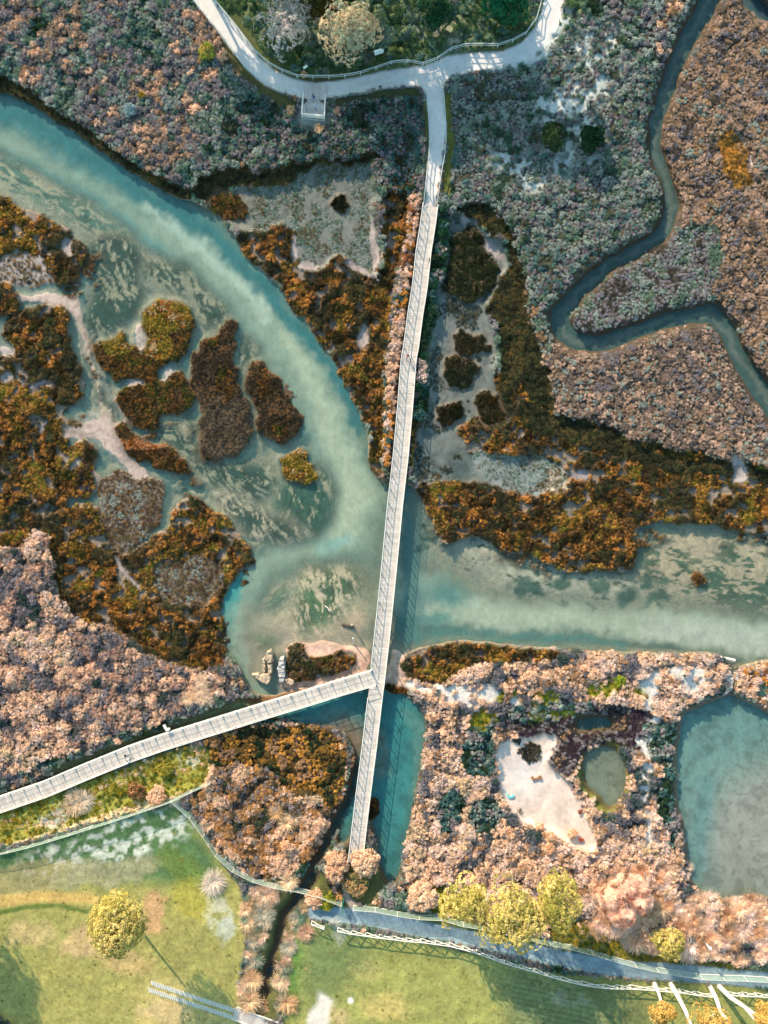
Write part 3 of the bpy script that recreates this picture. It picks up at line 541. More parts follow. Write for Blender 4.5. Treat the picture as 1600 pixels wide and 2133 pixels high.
for wk in WALKS: V[(mline(wk, soft=.15, warp=0) > .5) & (L == 2)] = 0
for _m in (mpoly(bigp, 2), mpoly(pool, 2), mpoly(smallp, 2)):
    _s = _m * sstep(.54, .64, fbm(GX + 1.5 * (WX - GX), GY + 1.5 * (WY - GY), 11, 4, 241)) * .22 + _m * .12 * sstep(.4, .7, fbm(WX, WY, 70, 4, 242)); WC = (WC * (1 - _s[..., None])).astype(np.float32)
# ---- gravel path and tarmac path (labels on the same terrain) -----------------------------------------
gravel1 = [(395,-60,19),(418,-10,19),(450,30,19),(490,84,18),(525,130,18),(562,163,18),(610,182,18),(655,190,17),(700,186,17),(750,177,17),(800,166,18),(850,160,19),(895,160,24),(940,138,22),(1000,127,18),(1050,126,19),(1100,105,20),(1135,65,21),(1152,20,22),(1165,-60,22)]
gravel2 = [(900,160,28),(906,205,18),(912,260,17),(911,310,16),(906,350,15),(900,395,14),(896,432,12)]
mg = np.maximum(mline(gravel1,soft=.16,warp=.12), mline(gravel2,soft=.14,warp=.1))
mg = np.maximum(mg, mpoly([(870,165),(905,150),(925,165),(924,200),(890,205)],0,.1))
paint(mg, h=1.5, col=(214,208,202), veg='', lab=3)
paint(mline([(1020,140,7),(1070,142,8),(1120,125,8),(1160,70,7),(1180,20,7)],soft=.9)*.8, col=(200,205,200), veg='')
road = [(655,1900,15),(700,1906,17),(760,1912,17),(820,1922,17),(900,1940,17),(1000,1958,16),(1080,1978,17),(1160,1996,18),(1250,2013,18),(1340,2022,18),(1440,2028,18),(1520,2036,17),(1700,2050,18)]
mr = mline(road,soft=.14,warp=.12)
paint(mr, h=1.32, col=(120,140,148), veg='', lab=4)
paint(mline([(690,1925,10),(700,1940,8),(704,1960,6)],soft=.9)*.7, col=(150,150,140))
H = np.where(far > 0, H * (1 - far) + 1.2 * far, H).astype(np.float32)
# ================================================================== materials
def newmat(name):
    m = bpy.data.materials.new(name); m.use_nodes = True
    nt = m.node_tree; nt.nodes.clear()
    out = nt.nodes.new('ShaderNodeOutputMaterial')
    return m, nt, out
def N(nt, t, **kw):
    n = nt.nodes.new(t)
    for k, v in kw.items():
        if k.startswith('i_'): n.inputs[k[2:].replace('_', ' ')].default_value = v
        else: setattr(n, k, v)
    return n
def bsdf(nt, out, rough=.85, spec=.3):
    b = N(nt, 'ShaderNodeBsdfPrincipled'); b.inputs['Roughness'].default_value = rough
    b.inputs['Specular IOR Level'].default_value = spec
    nt.links.new(b.outputs[0], out.inputs[0]); return b
def scaled(nt, col_socket, fac_socket):
    mx = N(nt, 'ShaderNodeMix', data_type='RGBA', blend_type='MULTIPLY'); mx.inputs[0].default_value = 1
    nt.links.new(col_socket, mx.inputs[6]); nt.links.new(fac_socket, mx.inputs[7]); return mx.outputs[2]
def noise(nt, scale, detail=4, rough=.6, lo=.7, hi=1.3, coord=None, stretch=None):
    g = N(nt, 'ShaderNodeNewGeometry') if coord is None else None
    src = g.outputs['Position'] if g else coord
    if stretch:
        mp = N(nt, 'ShaderNodeMapping'); mp.inputs['Scale'].default_value = stretch; nt.links.new(src, mp.inputs[0]); src = mp.outputs[0]
    n = N(nt, 'ShaderNodeTexNoise'); n.inputs['Scale'].default_value = scale; n.inputs['Detail'].default_value = detail; n.inputs['Roughness'].default_value = rough
    nt.links.new(src, n.inputs['Vector'])
    r = N(nt, 'ShaderNodeMapRange'); r.inputs[1].default_value = .3; r.inputs[2].default_value = .7; r.inputs[3].default_value = lo; r.inputs[4].default_value = hi
    nt.links.new(n.outputs[0], r.inputs[0]); return r.outputs[0], n.outputs[0]
def bump(nt, b, h, strength=.5, dist=.05):
    bp = N(nt, 'ShaderNodeBump'); bp.inputs['Strength'].default_value = strength; bp.inputs['Distance'].default_value = dist
    nt.links.new(h, bp.inputs['Height']); nt.links.new(bp.outputs[0], b.inputs['Normal'])
def ground_mat(name, scales=((3, .75, 1.25), (14, .8, 1.2)), rough=.9, bs=.5, bd=.08, tintcol=None, spec=.25):
    m, nt, out = newmat(name); b = bsdf(nt, out, rough, spec)
    a = N(nt, 'ShaderNodeAttribute', attribute_name='Col'); col = a.outputs['Color']; last = None
    for s, lo, hi in scales:
        f, raw = noise(nt, s, 5, .65, lo, hi); col = scaled(nt, col, f); last = raw
    if tintcol:
        f, raw = noise(nt, tintcol[0], 4, .7, 0, 1)
        mx = N(nt, 'ShaderNodeMix', data_type='RGBA', blend_type='MULTIPLY'); 
        sc_ = N(nt, 'ShaderNodeMath', operation='MULTIPLY'); sc_.inputs[1].default_value = tintcol[2]; nt.links.new(f, sc_.inputs[0]); nt.links.new(sc_.outputs[0], mx.inputs[0])
        nt.links.new(col, mx.inputs[6]); mx.inputs[7].default_value = (*tintcol[1], 1); col = mx.outputs[2]
    nt.links.new(col, b.inputs['Base Color']); bump(nt, b, last, bs, bd); return m
def flat_mat(name, col, rough=.8, spec=.3, nscale=6, lo=.85, hi=1.15, isl=.0, bs=.2, stretch=None, metal=0):
    m, nt, out = newmat(name); b = bsdf(nt, out, rough, spec); b.inputs['Metallic'].default_value = metal
    rgb = N(nt, 'ShaderNodeRGB'); rgb.outputs[0].default_value = (*lin(col), 1); c = rgb.outputs[0]
    tc = N(nt, 'ShaderNodeTexCoord')
    f, raw = noise(nt, nscale, 4, .6, lo, hi, coord=tc.outputs['Object'], stretch=stretch); c = scaled(nt, c, f)
    if isl:
        g = N(nt, 'ShaderNodeNewGeometry'); r = N(nt, 'ShaderNodeMapRange'); r.inputs[3].default_value = 1 - isl; r.inputs[4].default_value = 1 + isl * .6
        nt.links.new(g.outputs['Random Per Island'], r.inputs[0]); c = scaled(nt, c, r.outputs[0])
    nt.links.new(c, b.inputs['Base Color'])
    if bs: bump(nt, b, raw, bs, .02)
    return m
def leaf_mat(name, mode='INSTANCER', var=.38, trans=.35, col=None):
    m, nt, out = newmat(name)
    if col is None:
        a = N(nt, 'ShaderNodeAttribute', attribute_name='tint', attribute_type=mode); c = a.outputs['Color']
    else:
        a = N(nt, 'ShaderNodeRGB'); a.outputs[0].default_value = (*lin(col), 1); c = a.outputs[0]
    g = N(nt, 'ShaderNodeNewGeometry'); r = N(nt, 'ShaderNodeMapRange'); r.inputs[3].default_value = 1 - var; r.inputs[4].default_value = 1 + var
    nt.links.new(g.outputs['Random Per Island'], r.inputs[0]); c = scaled(nt, c, r.outputs[0])
    d = N(nt, 'ShaderNodeBsdfDiffuse'); t = N(nt, 'ShaderNodeBsdfTranslucent')
    nt.links.new(c, d.inputs[0]); nt.links.new(c, t.inputs[0])
    mx = N(nt, 'ShaderNodeMixShader'); mx.inputs[0].default_value = trans
    nt.links.new(d.outputs[0], mx.inputs[1]); nt.links.new(t.outputs[0], mx.inputs[2]); nt.links.new(mx.outputs[0], out.inputs[0]); return m
M_LI = leaf_mat('foliage_cover', 'INSTANCER'); M_LG = leaf_mat('foliage', 'GEOMETRY', trans=.18)
M_WOODW = flat_mat('weathered_deck_wood', (202, 192, 182), isl=.16, nscale=.9, lo=.82, hi=1.1, stretch=(1, 1, 1))
M_RAIL = flat_mat('pale_rail_wood', (232, 226, 216), isl=.05, nscale=5, lo=.9, hi=1.08)
M_BEAM = flat_mat('dark_pile_wood', (88, 74, 60), nscale=8, lo=.7, hi=1.2)
M_FENCE = flat_mat('grey_fence_wood', (196, 204, 200), nscale=8, lo=.8, hi=1.1)
M_WHITE = flat_mat('white_painted_wood', (218, 214, 206), nscale=8, lo=.9, hi=1.05, rough=.5)
M_STONE = flat_mat('pale_masonry', (186, 164, 138), nscale=3, lo=.66, hi=1.15, bs=.9)
M_STONE2 = flat_mat('grey_concrete', (172, 166, 162), nscale=4, lo=.68, hi=1.12, bs=.9)
M_BARKW = flat_mat('white_bark', (236, 222, 210), nscale=1.5, lo=.72, hi=1.08, bs=.5)
M_BARK = flat_mat('grey_bark', (120, 104, 90), nscale=4, lo=.7, hi=1.2, bs=.6)
M_SIGN = flat_mat('sign_panel', (226, 228, 224), nscale=2, lo=.95, hi=1.03, rough=.5)
M_METAL = flat_mat('grey_metal', (120, 124, 126), nscale=9, rough=.5, metal=.6)
M_GREENM = flat_mat('green_metal', (40, 120, 90), nscale=9, rough=.5)
M_SIGNLINE = flat_mat('sign_print', (90, 160, 160), nscale=9)

# ================================================================== terrain and water sheets
Kz = (CAMH - H) / CAMH * S
TX = ((GX - 800) * Kz).astype(np.float32); TY = ((1066.5 - GY) * Kz).astype(np.float32)
fi, fj = np.meshgrid(np.arange(ny - 1), np.arange(nx - 1), indexing='ij')
a0 = (fi * nx + fj); FACES = np.stack([a0 + nx, a0 + nx + 1, a0 + 1, a0], -1).reshape(-1, 4)
LF = L[:-1, :-1].reshape(-1)
def sheet(name, fmask, X, Y, Z, Cc, mat, alpha=None):
    fs = FACES[fmask]; vid, inv = np.unique(fs, return_inverse=True); inv = inv.reshape(-1)
    me = bpy.data.meshes.new(name); me.vertices.add(len(vid)); me.loops.add(len(inv)); me.polygons.add(len(fs))
    co = np.stack([X.reshape(-1)[vid], Y.reshape(-1)[vid], Z.reshape(-1)[vid]], -1).astype(np.float32)
    me.vertices.foreach_set('co', co.reshape(-1)); me.loops.foreach_set('vertex_index', inv.astype(np.int32))
    me.polygons.foreach_set('loop_start', np.arange(len(fs), dtype=np.int32) * 4)
    me.update(calc_edges=True)
    at = me.color_attributes.new('Col', 'FLOAT_COLOR', 'POINT')
    c = np.ones((len(vid), 4), np.float32); c[:, :3] = Cc.reshape(-1, 3)[vid]
    if alpha is not None: c[:, 3] = alpha.reshape(-1)[vid]
    at.data.foreach_set('color', c.reshape(-1))
    me.polygons.foreach_set('use_smooth', np.ones(len(fs), bool))
    me.materials.append(mat)
    o = bpy.data.objects.new(name, me); COL.objects.link(o); return o
G_GROUND = ground_mat('marsh_soil', ((2.2, .75, 1.25), (9, .7, 1.3)), bs=.8, bd=.1)
G_MUD = ground_mat('tidal_mud', ((1.2, .88, 1.12), (7, .85, 1.15)), rough=.6, bs=.3, bd=.04, spec=.4)
G_LAWN = ground_mat('lawn_grass', ((.5, .82, 1.18), (2.0, .8, 1.2), (6, .8, 1.2), (16, .75, 1.25)), bs=.8, bd=.05, tintcol=(1.1, (.72, .88, .66), .5))
G_GRAV = ground_mat('gravel', ((.8, .9, 1.08), (9, .88, 1.12), (40, .85, 1.15)), bs=.3, bd=.02)
G_ROAD = ground_mat('worn_tarmac', ((.6, .8, 1.25), (2.6, .78, 1.25), (20, .85, 1.15)), bs=.3, bd=.02)
G_BEACH = ground_mat('shingle', ((1.5, .9, 1.1), (6, .72, 1.22)), bs=1.0, bd=.12)
G_SAND = ground_mat('pale_sand', ((.5, .88, 1.07), (2.2, .9, 1.08), (9, .9, 1.1)), bs=.25, bd=.03)
for nm, lab, mt in (('ground', 0, G_GROUND), ('mud_flat', 1, G_MUD), ('lawn', 2, G_LAWN), ('path', 3, G_GRAV), ('road', 4, G_ROAD), ('beach', 5, G_BEACH), ('sand', 6, G_SAND)):
    o = sheet(nm, LF == lab, TX, TY, H, C, mt); o['kind'] = 'structure'
# water
def water_mat():
    m, nt, out = newmat('turbid_water')
    a = N(nt, 'ShaderNodeAttribute', attribute_name='Col')
    f, raw = noise(nt, .35, 3, .5, .93, 1.07); col = scaled(nt, a.outputs['Color'], f)
    f, raw = noise(nt, 1.3, 5, .7, .90, 1.10, stretch=(1.0, .5, 1)); col = scaled(nt, col, f)
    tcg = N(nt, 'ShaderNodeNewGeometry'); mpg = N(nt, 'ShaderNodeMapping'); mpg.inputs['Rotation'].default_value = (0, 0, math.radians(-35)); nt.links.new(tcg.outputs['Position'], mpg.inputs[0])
    f, raw = noise(nt, .9, 4, .65, .93, 1.08, coord=mpg.outputs[0], stretch=(3.2, .7, 1)); col = scaled(nt, col, f)  # ripple lights and darks put into the water colour as stretched streaks
    b = N(nt, 'ShaderNodeBsdfPrincipled'); b.inputs['Roughness'].default_value = .12; b.inputs['IOR'].default_value = 1.33
    nt.links.new(col, b.inputs['Base Color'])
    # clear part: light passes to the bed, the surface still mirrors
    tr = N(nt, 'ShaderNodeBsdfTransparent'); tr.inputs[0].default_value = (.90, .975, .96, 1)
    gl = N(nt, 'ShaderNodeBsdfGlossy'); gl.inputs['Roughness'].default_value = .12
    lw = N(nt, 'ShaderNodeLayerWeight'); lw.inputs[0].default_value = .5
    pw = N(nt, 'ShaderNodeMath', operation='POWER'); pw.inputs[1].default_value = 5; nt.links.new(lw.outputs['Facing'], pw.inputs[0])
    fr = N(nt, 'ShaderNodeMath', operation='MULTIPLY_ADD'); fr.inputs[1].default_value = .9; fr.inputs[2].default_value = .02; nt.links.new(pw.outputs[0], fr.inputs[0])
    mx0 = N(nt, 'ShaderNodeMixShader'); nt.links.new(fr.outputs[0], mx0.inputs[0]); nt.links.new(tr.outputs[0], mx0.inputs[1]); nt.links.new(gl.outputs[0], mx0.inputs[2])
    mx = N(nt, 'ShaderNodeMixShader')
    f2, raw2 = noise(nt, .5, 4, .6, -.12, .12); ad = N(nt, 'ShaderNodeMath', operation='ADD', use_clamp=True); nt.links.new(a.outputs['Alpha'], ad.inputs[0]); nt.links.new(f2, ad.inputs[1])
    nt.links.new(ad.outputs[0], mx.inputs[0]); nt.links.new(mx0.outputs[0], mx.inputs[1]); nt.links.new(b.outputs[0], mx.inputs[2])
    nt.links.new(mx.outputs[0], out.inputs[0])
    f3, r3 = noise(nt, 2.2, 4, .6, 0, 1, stretch=(1.0, .45, 1)); bp = N(nt, 'ShaderNodeBump'); bp.inputs['Strength'].default_value = .7; bp.inputs['Distance'].default_value = .06
    nt.links.new(r3, bp.inputs['Height'])
    for n in (b, gl): nt.links.new(bp.outputs[0], n.inputs['Normal'])
    return m
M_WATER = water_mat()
wet = H < .045
wf = (wet[:-1, :-1] | wet[1:, :-1] | wet[:-1, 1:] | wet[1:, 1:])
wet2 = wf.copy()
wf = (blur(wf.astype(np.float32), 1) > .01).reshape(-1)
cx = (GX[:-1, :-1] + STEP / 2).reshape(-1); cy = (GY[:-1, :-1] + STEP / 2).reshape(-1)
def boxm(x0, y0, x1, y1): return (cx > x0) & (cx < x1) & (cy > y0) & (cy < y1)
WZ = np.zeros_like(H); WXp = (GX - 800) * S; WYp = (1066.5 - GY) * S
ck = boxm(1140, -9e9, 9e9, 880)
pn = boxm(1300, 1443, 9e9, 1900)
sp = boxm(1180, 1535, 1320, 1700)
dp = boxm(1180, 1470, 1320, 1534)
lp = boxm(500, 1426, 905, 1900) & (cy > 1426 + (800 - cx) * .28)
dt = boxm(500, 1900, 700, 9e9) | (boxm(480, 1426, 905, 1900) & ~lp & False)
names = [('creek_water', ck), ('pond', pn), ('small_pond', sp), ('dark_pool', dp), ('pool', lp), ('ditch_water', dt)]
used = np.zeros_like(wf)
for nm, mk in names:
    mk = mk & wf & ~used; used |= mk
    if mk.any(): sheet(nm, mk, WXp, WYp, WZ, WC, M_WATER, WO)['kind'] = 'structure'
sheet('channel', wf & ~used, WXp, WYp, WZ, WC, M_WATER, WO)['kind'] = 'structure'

# ================================================================== leaf clump prototypes
def unit(v): return v / np.maximum(np.linalg.norm(v, axis=-1, keepdims=True), 1e-9)
def quads(pos, nrm, size, rng, asp=.6):
    n = len(pos); r = unit(rng.normal(size=(n, 3))); u = unit(np.cross(nrm, r)); w = np.cross(nrm, u)
    s = np.broadcast_to(size, (n,))[:, None]
    v = np.stack([pos - u * s, pos - w * s * asp, pos + u * s, pos + w * s * asp], 1).reshape(-1, 3)
    f = np.arange(4 * n).reshape(-1, 4); return v, f
def clump(seed, lobes=7, per=15, lr=.42, q=.17, flat=.8, jit=.5):
    rng = np.random.default_rng(seed); P_ = []; Nn = []
    for k in range(lobes):
        a = rng.uniform(0, 6.28); rr = math.sqrt(rng.uniform(0, 1)) * .68 if k else 0
        c = np.array([rr * math.cos(a), rr * math.sin(a), (.62 - .45 * rr * rr) * flat + rng.uniform(-.1, .12)])
        d = unit(rng.normal(size=(per, 3))); d[:, 2] = np.abs(d[:, 2]) * 1.0 - .15; d = unit(d)
        P_.append(c + d * lr * rng.uniform(.7, 1.1, (per, 1))); Nn.append(unit(d + jit * rng.normal(size=(per, 3))))
    p = np.concatenate(P_); p[:, 2] = np.maximum(p[:, 2], .02)
    return quads(p, np.concatenate(Nn), rng.uniform(.7, 1.3, len(p)) * q, rng)
def tuft(seed, n=70, q=.17, h=.6):
    rng = np.random.default_rng(seed); r = np.sqrt(rng.uniform(0, 1, n)); a = rng.uniform(0, 6.28, n)
    z = h * (1 - .6 * r ** 2) * rng.uniform(.45, 1.1, n)
    p = np.stack([r * np.cos(a), r * np.sin(a), z], -1)
    nn = unit(np.stack([p[:, 0], p[:, 1], .6 + 0 * z], -1) + .8 * rng.normal(size=(n, 3)))
    return quads(p, nn, rng.uniform(.7, 1.3, n) * q, rng, .7)
def tussock(seed, n=150, w=.035, droop=.9):
    rng = np.random.default_rng(seed); a = rng.uniform(0, 6.28, n); L_ = rng.uniform(.65, 1.1, n); el = rng.uniform(.25, 1.45, n)
    d = np.stack([np.cos(a), np.sin(a), 0 * a], -1); side = np.stack([-np.sin(a), np.cos(a), 0 * a], -1)
    V_ = []; F_ = []
    t = np.array([0, .45, .8, 1.0])
    for i in range(n):
        hor = L_[i] * (t * math.cos(el[i]) + .25 * t ** 2); z = L_[i] * (t * math.sin(el[i]) - droop * .5 * t ** 2.2 * math.sin(el[i]))
        c = d[i] * hor[:, None] + np.array([0, 0, 1]) * np.maximum(z, .02)[:, None] + side[i] * 0.0
        ww = w * (1 - t * .8)[:, None]
        b = len(V_) * 8
        V_.append(np.concatenate([c - side[i] * ww, c + side[i] * ww]))
        for k in range(3): F_.append([b + k, b + k + 1, b + 4 + k + 1, b + 4 + k])
    return np.concatenate(V_), np.array(F_)
def vf_mesh(name, v, f, mat, tint=None, smooth=False):
    me = bpy.data.meshes.new(name); me.vertices.add(len(v)); me.loops.add(f.size); me.polygons.add(len(f))
    me.vertices.foreach_set('co', np.asarray(v, np.float32).reshape(-1)); me.loops.foreach_set('vertex_index', f.reshape(-1).astype(np.int32))
    me.polygons.foreach_set('loop_start', np.arange(len(f), dtype=np.int32) * f.shape[1]); me.update(calc_edges=True)
    if tint is not None:
        at = me.color_attributes.new('tint', 'FLOAT_COLOR', 'POINT'); c = np.ones((len(v), 4), np.float32); c[:, :3] = tint
        at.data.foreach_set('color', c.reshape(-1))
    me.materials.append(mat); return me
PROTO = {'clump': [clump(s) for s in (1, 2, 3, 4)], 'tuft': [tuft(s) for s in (5, 6, 7)], 'tussock': [tussock(s) for s in (8, 9, 10)],
         'fineclump': [clump(s, 10, 13, .36, .15, .6, .7) for s in (11, 12, 13)], 'leaf': [clump(s, 3, 12, .5, .22, .9, .6) for s in (14, 15, 16, 17)]}
PO = {}
for k, lst in PROTO.items():
    PO[k] = [bpy.data.objects.new('%s_source' % k, vf_mesh('%s_source' % k, v, f, M_LI)) for v, f in lst]

def realise(kind, pts, scl, rz, tint, idx, name, mat=None, dirs=None):
    """join copies of clump prototypes into one mesh"""
    vs = []; fs = []; ts = []; off = 0
    for k, (v, f) in enumerate(PROTO[kind]):
        sel = np.where(idx == k)[0]
        if len(sel) == 0: continue
        c, s_ = np.cos(rz[sel])[:, None], np.sin(rz[sel])[:, None]
        vv = v[None] * scl[sel][:, None, :]
        x = vv[..., 0] * c - vv[..., 1] * s_; y = vv[..., 0] * s_ + vv[..., 1] * c
        w = np.stack([x, y, vv[..., 2]], -1)
        if dirs is not None:
            n = dirs[sel]; up = np.tile([0., 0, 1], (len(sel), 1)); up[np.abs(n[:, 2]) > .95] = [1, 0, 0]
            t1 = unit(np.cross(up, n)); t2 = np.cross(n, t1)
            w = w[..., 0:1] * t1[:, None] + w[..., 1:2] * t2[:, None] + w[..., 2:3] * n[:, None]
        w = w + pts[sel][:, None, :]
        nv = len(v); ff = f[None] + (np.arange(len(sel)) * nv)[:, None, None] + off
        vs.append(w.reshape(-1, 3)); fs.append(ff.reshape(-1, f.shape[1])); ts.append(np.repeat(tint[sel], nv, 0)); off += nv * len(sel)
    return vf_mesh(name, np.concatenate(vs), np.concatenate(fs), mat or M_LG, np.concatenate(ts))

def stuff(name, label, cat, kind, pts, scl, rz, tint, idx):
    me = bpy.data.meshes.new(name); me.vertices.add(len(pts)); me.vertices.foreach_set('co', pts.astype(np.float32).reshape(-1))
    for nm, ty, arr, key in (('scl', 'FLOAT_VECTOR', scl, 'vector'), ('rz', 'FLOAT', rz, 'value'), ('idx', 'INT', idx, 'value')):
        at = me.attributes.new(nm, ty, 'POINT'); at.data.foreach_set(key, np.ascontiguousarray(arr, dtype=np.int32 if ty == 'INT' else np.float32).reshape(-1))
    at = me.attributes.new('tint', 'FLOAT_COLOR', 'POINT'); c = np.ones((len(pts), 4), np.float32); c[:, :3] = tint; at.data.foreach_set('color', c.reshape(-1))
    me.materials.append(M_LI)
    o = bpy.data.objects.new(name, me); COL.objects.link(o); tag(o, label, cat, kind='stuff')
    ng = bpy.data.node_groups.new(name + '_cover', 'GeometryNodeTree')
    ng.interface.new_socket('Geometry', in_out='INPUT', socket_type='NodeSocketGeometry'); ng.interface.new_socket('Geometry', in_out='OUTPUT', socket_type='NodeSocketGeometry')
    gi = ng.nodes.new('NodeGroupInput'); go = ng.nodes.new('NodeGroupOutput')
    ip = ng.nodes.new('GeometryNodeInstanceOnPoints'); ip.inputs['Pick Instance'].default_value = True
    jn = ng.nodes.new('GeometryNodeJoinGeometry')
    for po in reversed(PO[kind]):
        oi = ng.nodes.new('GeometryNodeObjectInfo'); oi.inputs['Object'].default_value = po; oi.inputs['As Instance'].default_value = True
        ng.links.new(oi.outputs['Geometry'], jn.inputs[0])
    def attr(nm, ty):
        n = ng.nodes.new('GeometryNodeInputNamedAttribute'); n.data_type = ty; n.inputs['Name'].default_value = nm; return n.outputs['Attribute']
    cb = ng.nodes.new('ShaderNodeCombineXYZ'); ng.links.new(attr('rz', 'FLOAT'), cb.inputs['Z'])
    er = ng.nodes.new('FunctionNodeEulerToRotation'); ng.links.new(cb.outputs[0], er.inputs[0])
    ng.links.new(gi.outputs[0], ip.inputs['Points']); ng.links.new(jn.outputs[0], ip.inputs['Instance'])
    ng.links.new(attr('idx', 'INT'), ip.inputs['Instance Index']); ng.links.new(er.outputs[0], ip.inputs['Rotation']); ng.links.new(attr('scl', 'FLOAT_VECTOR'), ip.inputs['Scale'])
    ng.links.new(ip.outputs[0], go.inputs[0])
    md = o.modifiers.new('cover', 'NODES'); md.node_group = ng
    return o

# ---- palettes: (colour, weight); neighbouring plants take neighbouring colours -----------------------
PEACH=(244,212,184); PINK=(242,218,204); TAN=(194,156,120); MAUVE=(164,154,156); GREY=(176,184,174); GGREEN=(130,154,130); DKG=(56,82,58); BLUEG=(90,128,122)
ORNG=(224,172,88); RUST=(172,132,68); BRN=(126,108,68); DBRN=(62,64,46); OLV=(108,108,56); YGR=(158,142,44); CREAM=(236,210,178); GOLD=(226,168,88)
CLASSES = {
 'scrub_tl': ('fineclump', .42, (.30,.54), .75, [(DKG,1.2),(BLUEG,3),(GGREEN,3),(GREY,3),(MAUVE,3.4),((130,130,128),2),(TAN,1.2),(PEACH,1.3)]),
 'scrub_tl2': ('fineclump', .42, (.30,.54), .85, [(GREY,1.6),(MAUVE,1.8),((190,164,140),2.4),((226,192,164),3)]),
 'scrub_tc': ('clump', .46, (.26,.44), .75, [(DKG,2),(BLUEG,3),(MAUVE,2),(GGREEN,2),(GREY,1)]),  # palette made darker and bluer to carry the shade at top centre
 'wood': ('fineclump', .62, (.36,.75), .7, [((84,112,78),4),((100,128,84),3),(GGREEN,2.4),(BLUEG,2),((140,140,132),1)]),
 'scrub_tr': ('fineclump', .50, (.30,.56), .7, [((80,110,86),1),(GGREEN,3),(GREY,5),(MAUVE,2),((116,148,140),3),((112,118,94),2)]),
 'scrub_tr2': ('clump', .66, (.4,.7), .75, [(GGREEN,2),(GREY,2),(MAUVE,2),(PEACH,2),(TAN,1)]),
 'scrub_r': ('fineclump', .48, (.28,.54), .7, [((120,104,92),1.6),(MAUVE,2.4),((186,156,130),3),((214,184,162),3),((202,166,128),1.6),(GREY,1.4)]),
 'fine': ('fineclump', .48, (.3,.5), .6, [(GGREEN,2),(GREY,3),(MAUVE,3),((98,94,80),2)]),
 'scrub_rm': ('fineclump', .48, (.28,.54), .7, [(MAUVE,2.4),((164,142,128),4),((220,190,168),3),(GREY,1.4),((188,158,134),2)]),
 'scrub_edge': ('fineclump', .56, (.34,.62), .7, [(GGREEN,2),(GREY,2),(TAN,2),(PEACH,1.4),(DKG,1)]),
 'scrub_bl': ('fineclump', .45, (.34,.60), .8, [((78,98,92),1.2),((130,122,128),1.6),(MAUVE,2),((206,170,150),2),(PEACH,3.6),(PINK,2.4),(CREAM,1)]),
 'scrub_br': ('fineclump', .45, (.36,.64), .85, [((84,104,100),1.5),((122,124,132),1.6),(MAUVE,1.8),(TAN,.7),(PEACH,3.6),(PINK,3),(CREAM,1.6)]),
 'scrub_bm': ('fineclump', .45, (.36,.62), .85, [((80,90,72),1),((120,104,84),1.4),(MAUVE,1),(TAN,1.4),((214,166,110),1.6),(PEACH,3.6),(CREAM,1)]),
 'scrub_pk': ('fineclump', .45, (.34,.60), .85, [(BLUEG,.7),(GOLD,1.6),(PINK,2),(PEACH,4),((186,130,90),2)]),
 'scrub_shade': ('clump', .48, (.28,.48), .85, [(DKG,2),(BLUEG,2.4),(GREY,1.4),(MAUVE,2.4)]),  # dark palette carries the shade of the hollows
 'mauve': ('fineclump', .50, (.3,.5), .6, [((84,66,78),3),(MAUVE,2),((70,62,66),3),(TAN,.8)]),
 'reed': ('tussock', .85, (.7,1.7), 1.0, [(PINK,3),(PEACH,4),((222,176,138),3),(CREAM,1.5)]),
 'bank': ('tussock', .7, (.7,1.2), .9, [(GGREEN,1.6),((200,176,140),3),(PEACH,3),((150,156,128),1.6)]),
 'marsh': ('tuft', .31, (.17,.33), 1.3, [((70,64,42),2),((100,80,50),3),((134,100,60),3),((186,132,68),2.2),((222,164,88),1.3)]),
 'marsh_mix': ('clump', .50, (.3,.5), .8, [(DBRN,2),(DKG,2),(BRN,2),(RUST,2),(ORNG,2.4),(TAN,1)]),
 'marsh_gold': ('tuft', .31, (.17,.34), 1.4, [((96,92,50),2),((150,124,62),3),((196,152,76),3),((226,182,100),1.6),((150,146,66),1)]),
 'marsh_dry': ('tuft', .34, (.17,.3), .9, [(BRN,3),((110,84,64),3),(RUST,1.2),(GREY,1)]),
 'marsh_dark': ('tuft', .38, (.28,.45), .9, [((78,76,56),3),((70,70,50),2),((88,94,64),3),(BRN,2)]),  # dark plant colour, also carrying bank shade along the bank feet
 'marsh_olive': ('tuft', .38, (.28,.45), .8, [((54,62,40),3),((66,74,46),3),((48,44,28),2)]),
 'sparse_dark': ('tuft', .38, (.2,.36), .8, [((70,80,66),3),((84,92,76),3),(BRN,1)]),
 'lawn_tufts': ('tuft', .62, (.10,.26), .5, [((138,142,78),3),((170,158,92),3),((120,128,70),2),((196,176,120),1)]),
 'marsh_rust': ('tuft', .36, (.28,.42), .9, [(BRN,2),(RUST,3),(ORNG,2)]),
 'sparse': ('tuft', .46, (.2,.36), .8, [(BRN,3),(DBRN,2),(RUST,2)]),
 'sparse_grey': ('tuft', .34, (.16,.28), .8, [(GREY,3),(GGREEN,3),(OLV,1),(BRN,1.6)]),
 'green_sh': ('clump', .62, (.4,.7), .9, [(DKG,3),((58,100,72),3),(BLUEG,3),(MAUVE,.8),(PINK,.6)]),
 'weeds': ('tuft', .50, (.22,.45), .8, [((96,110,40),3),(YGR,3),((180,150,50),2),(PEACH,1)]),
}
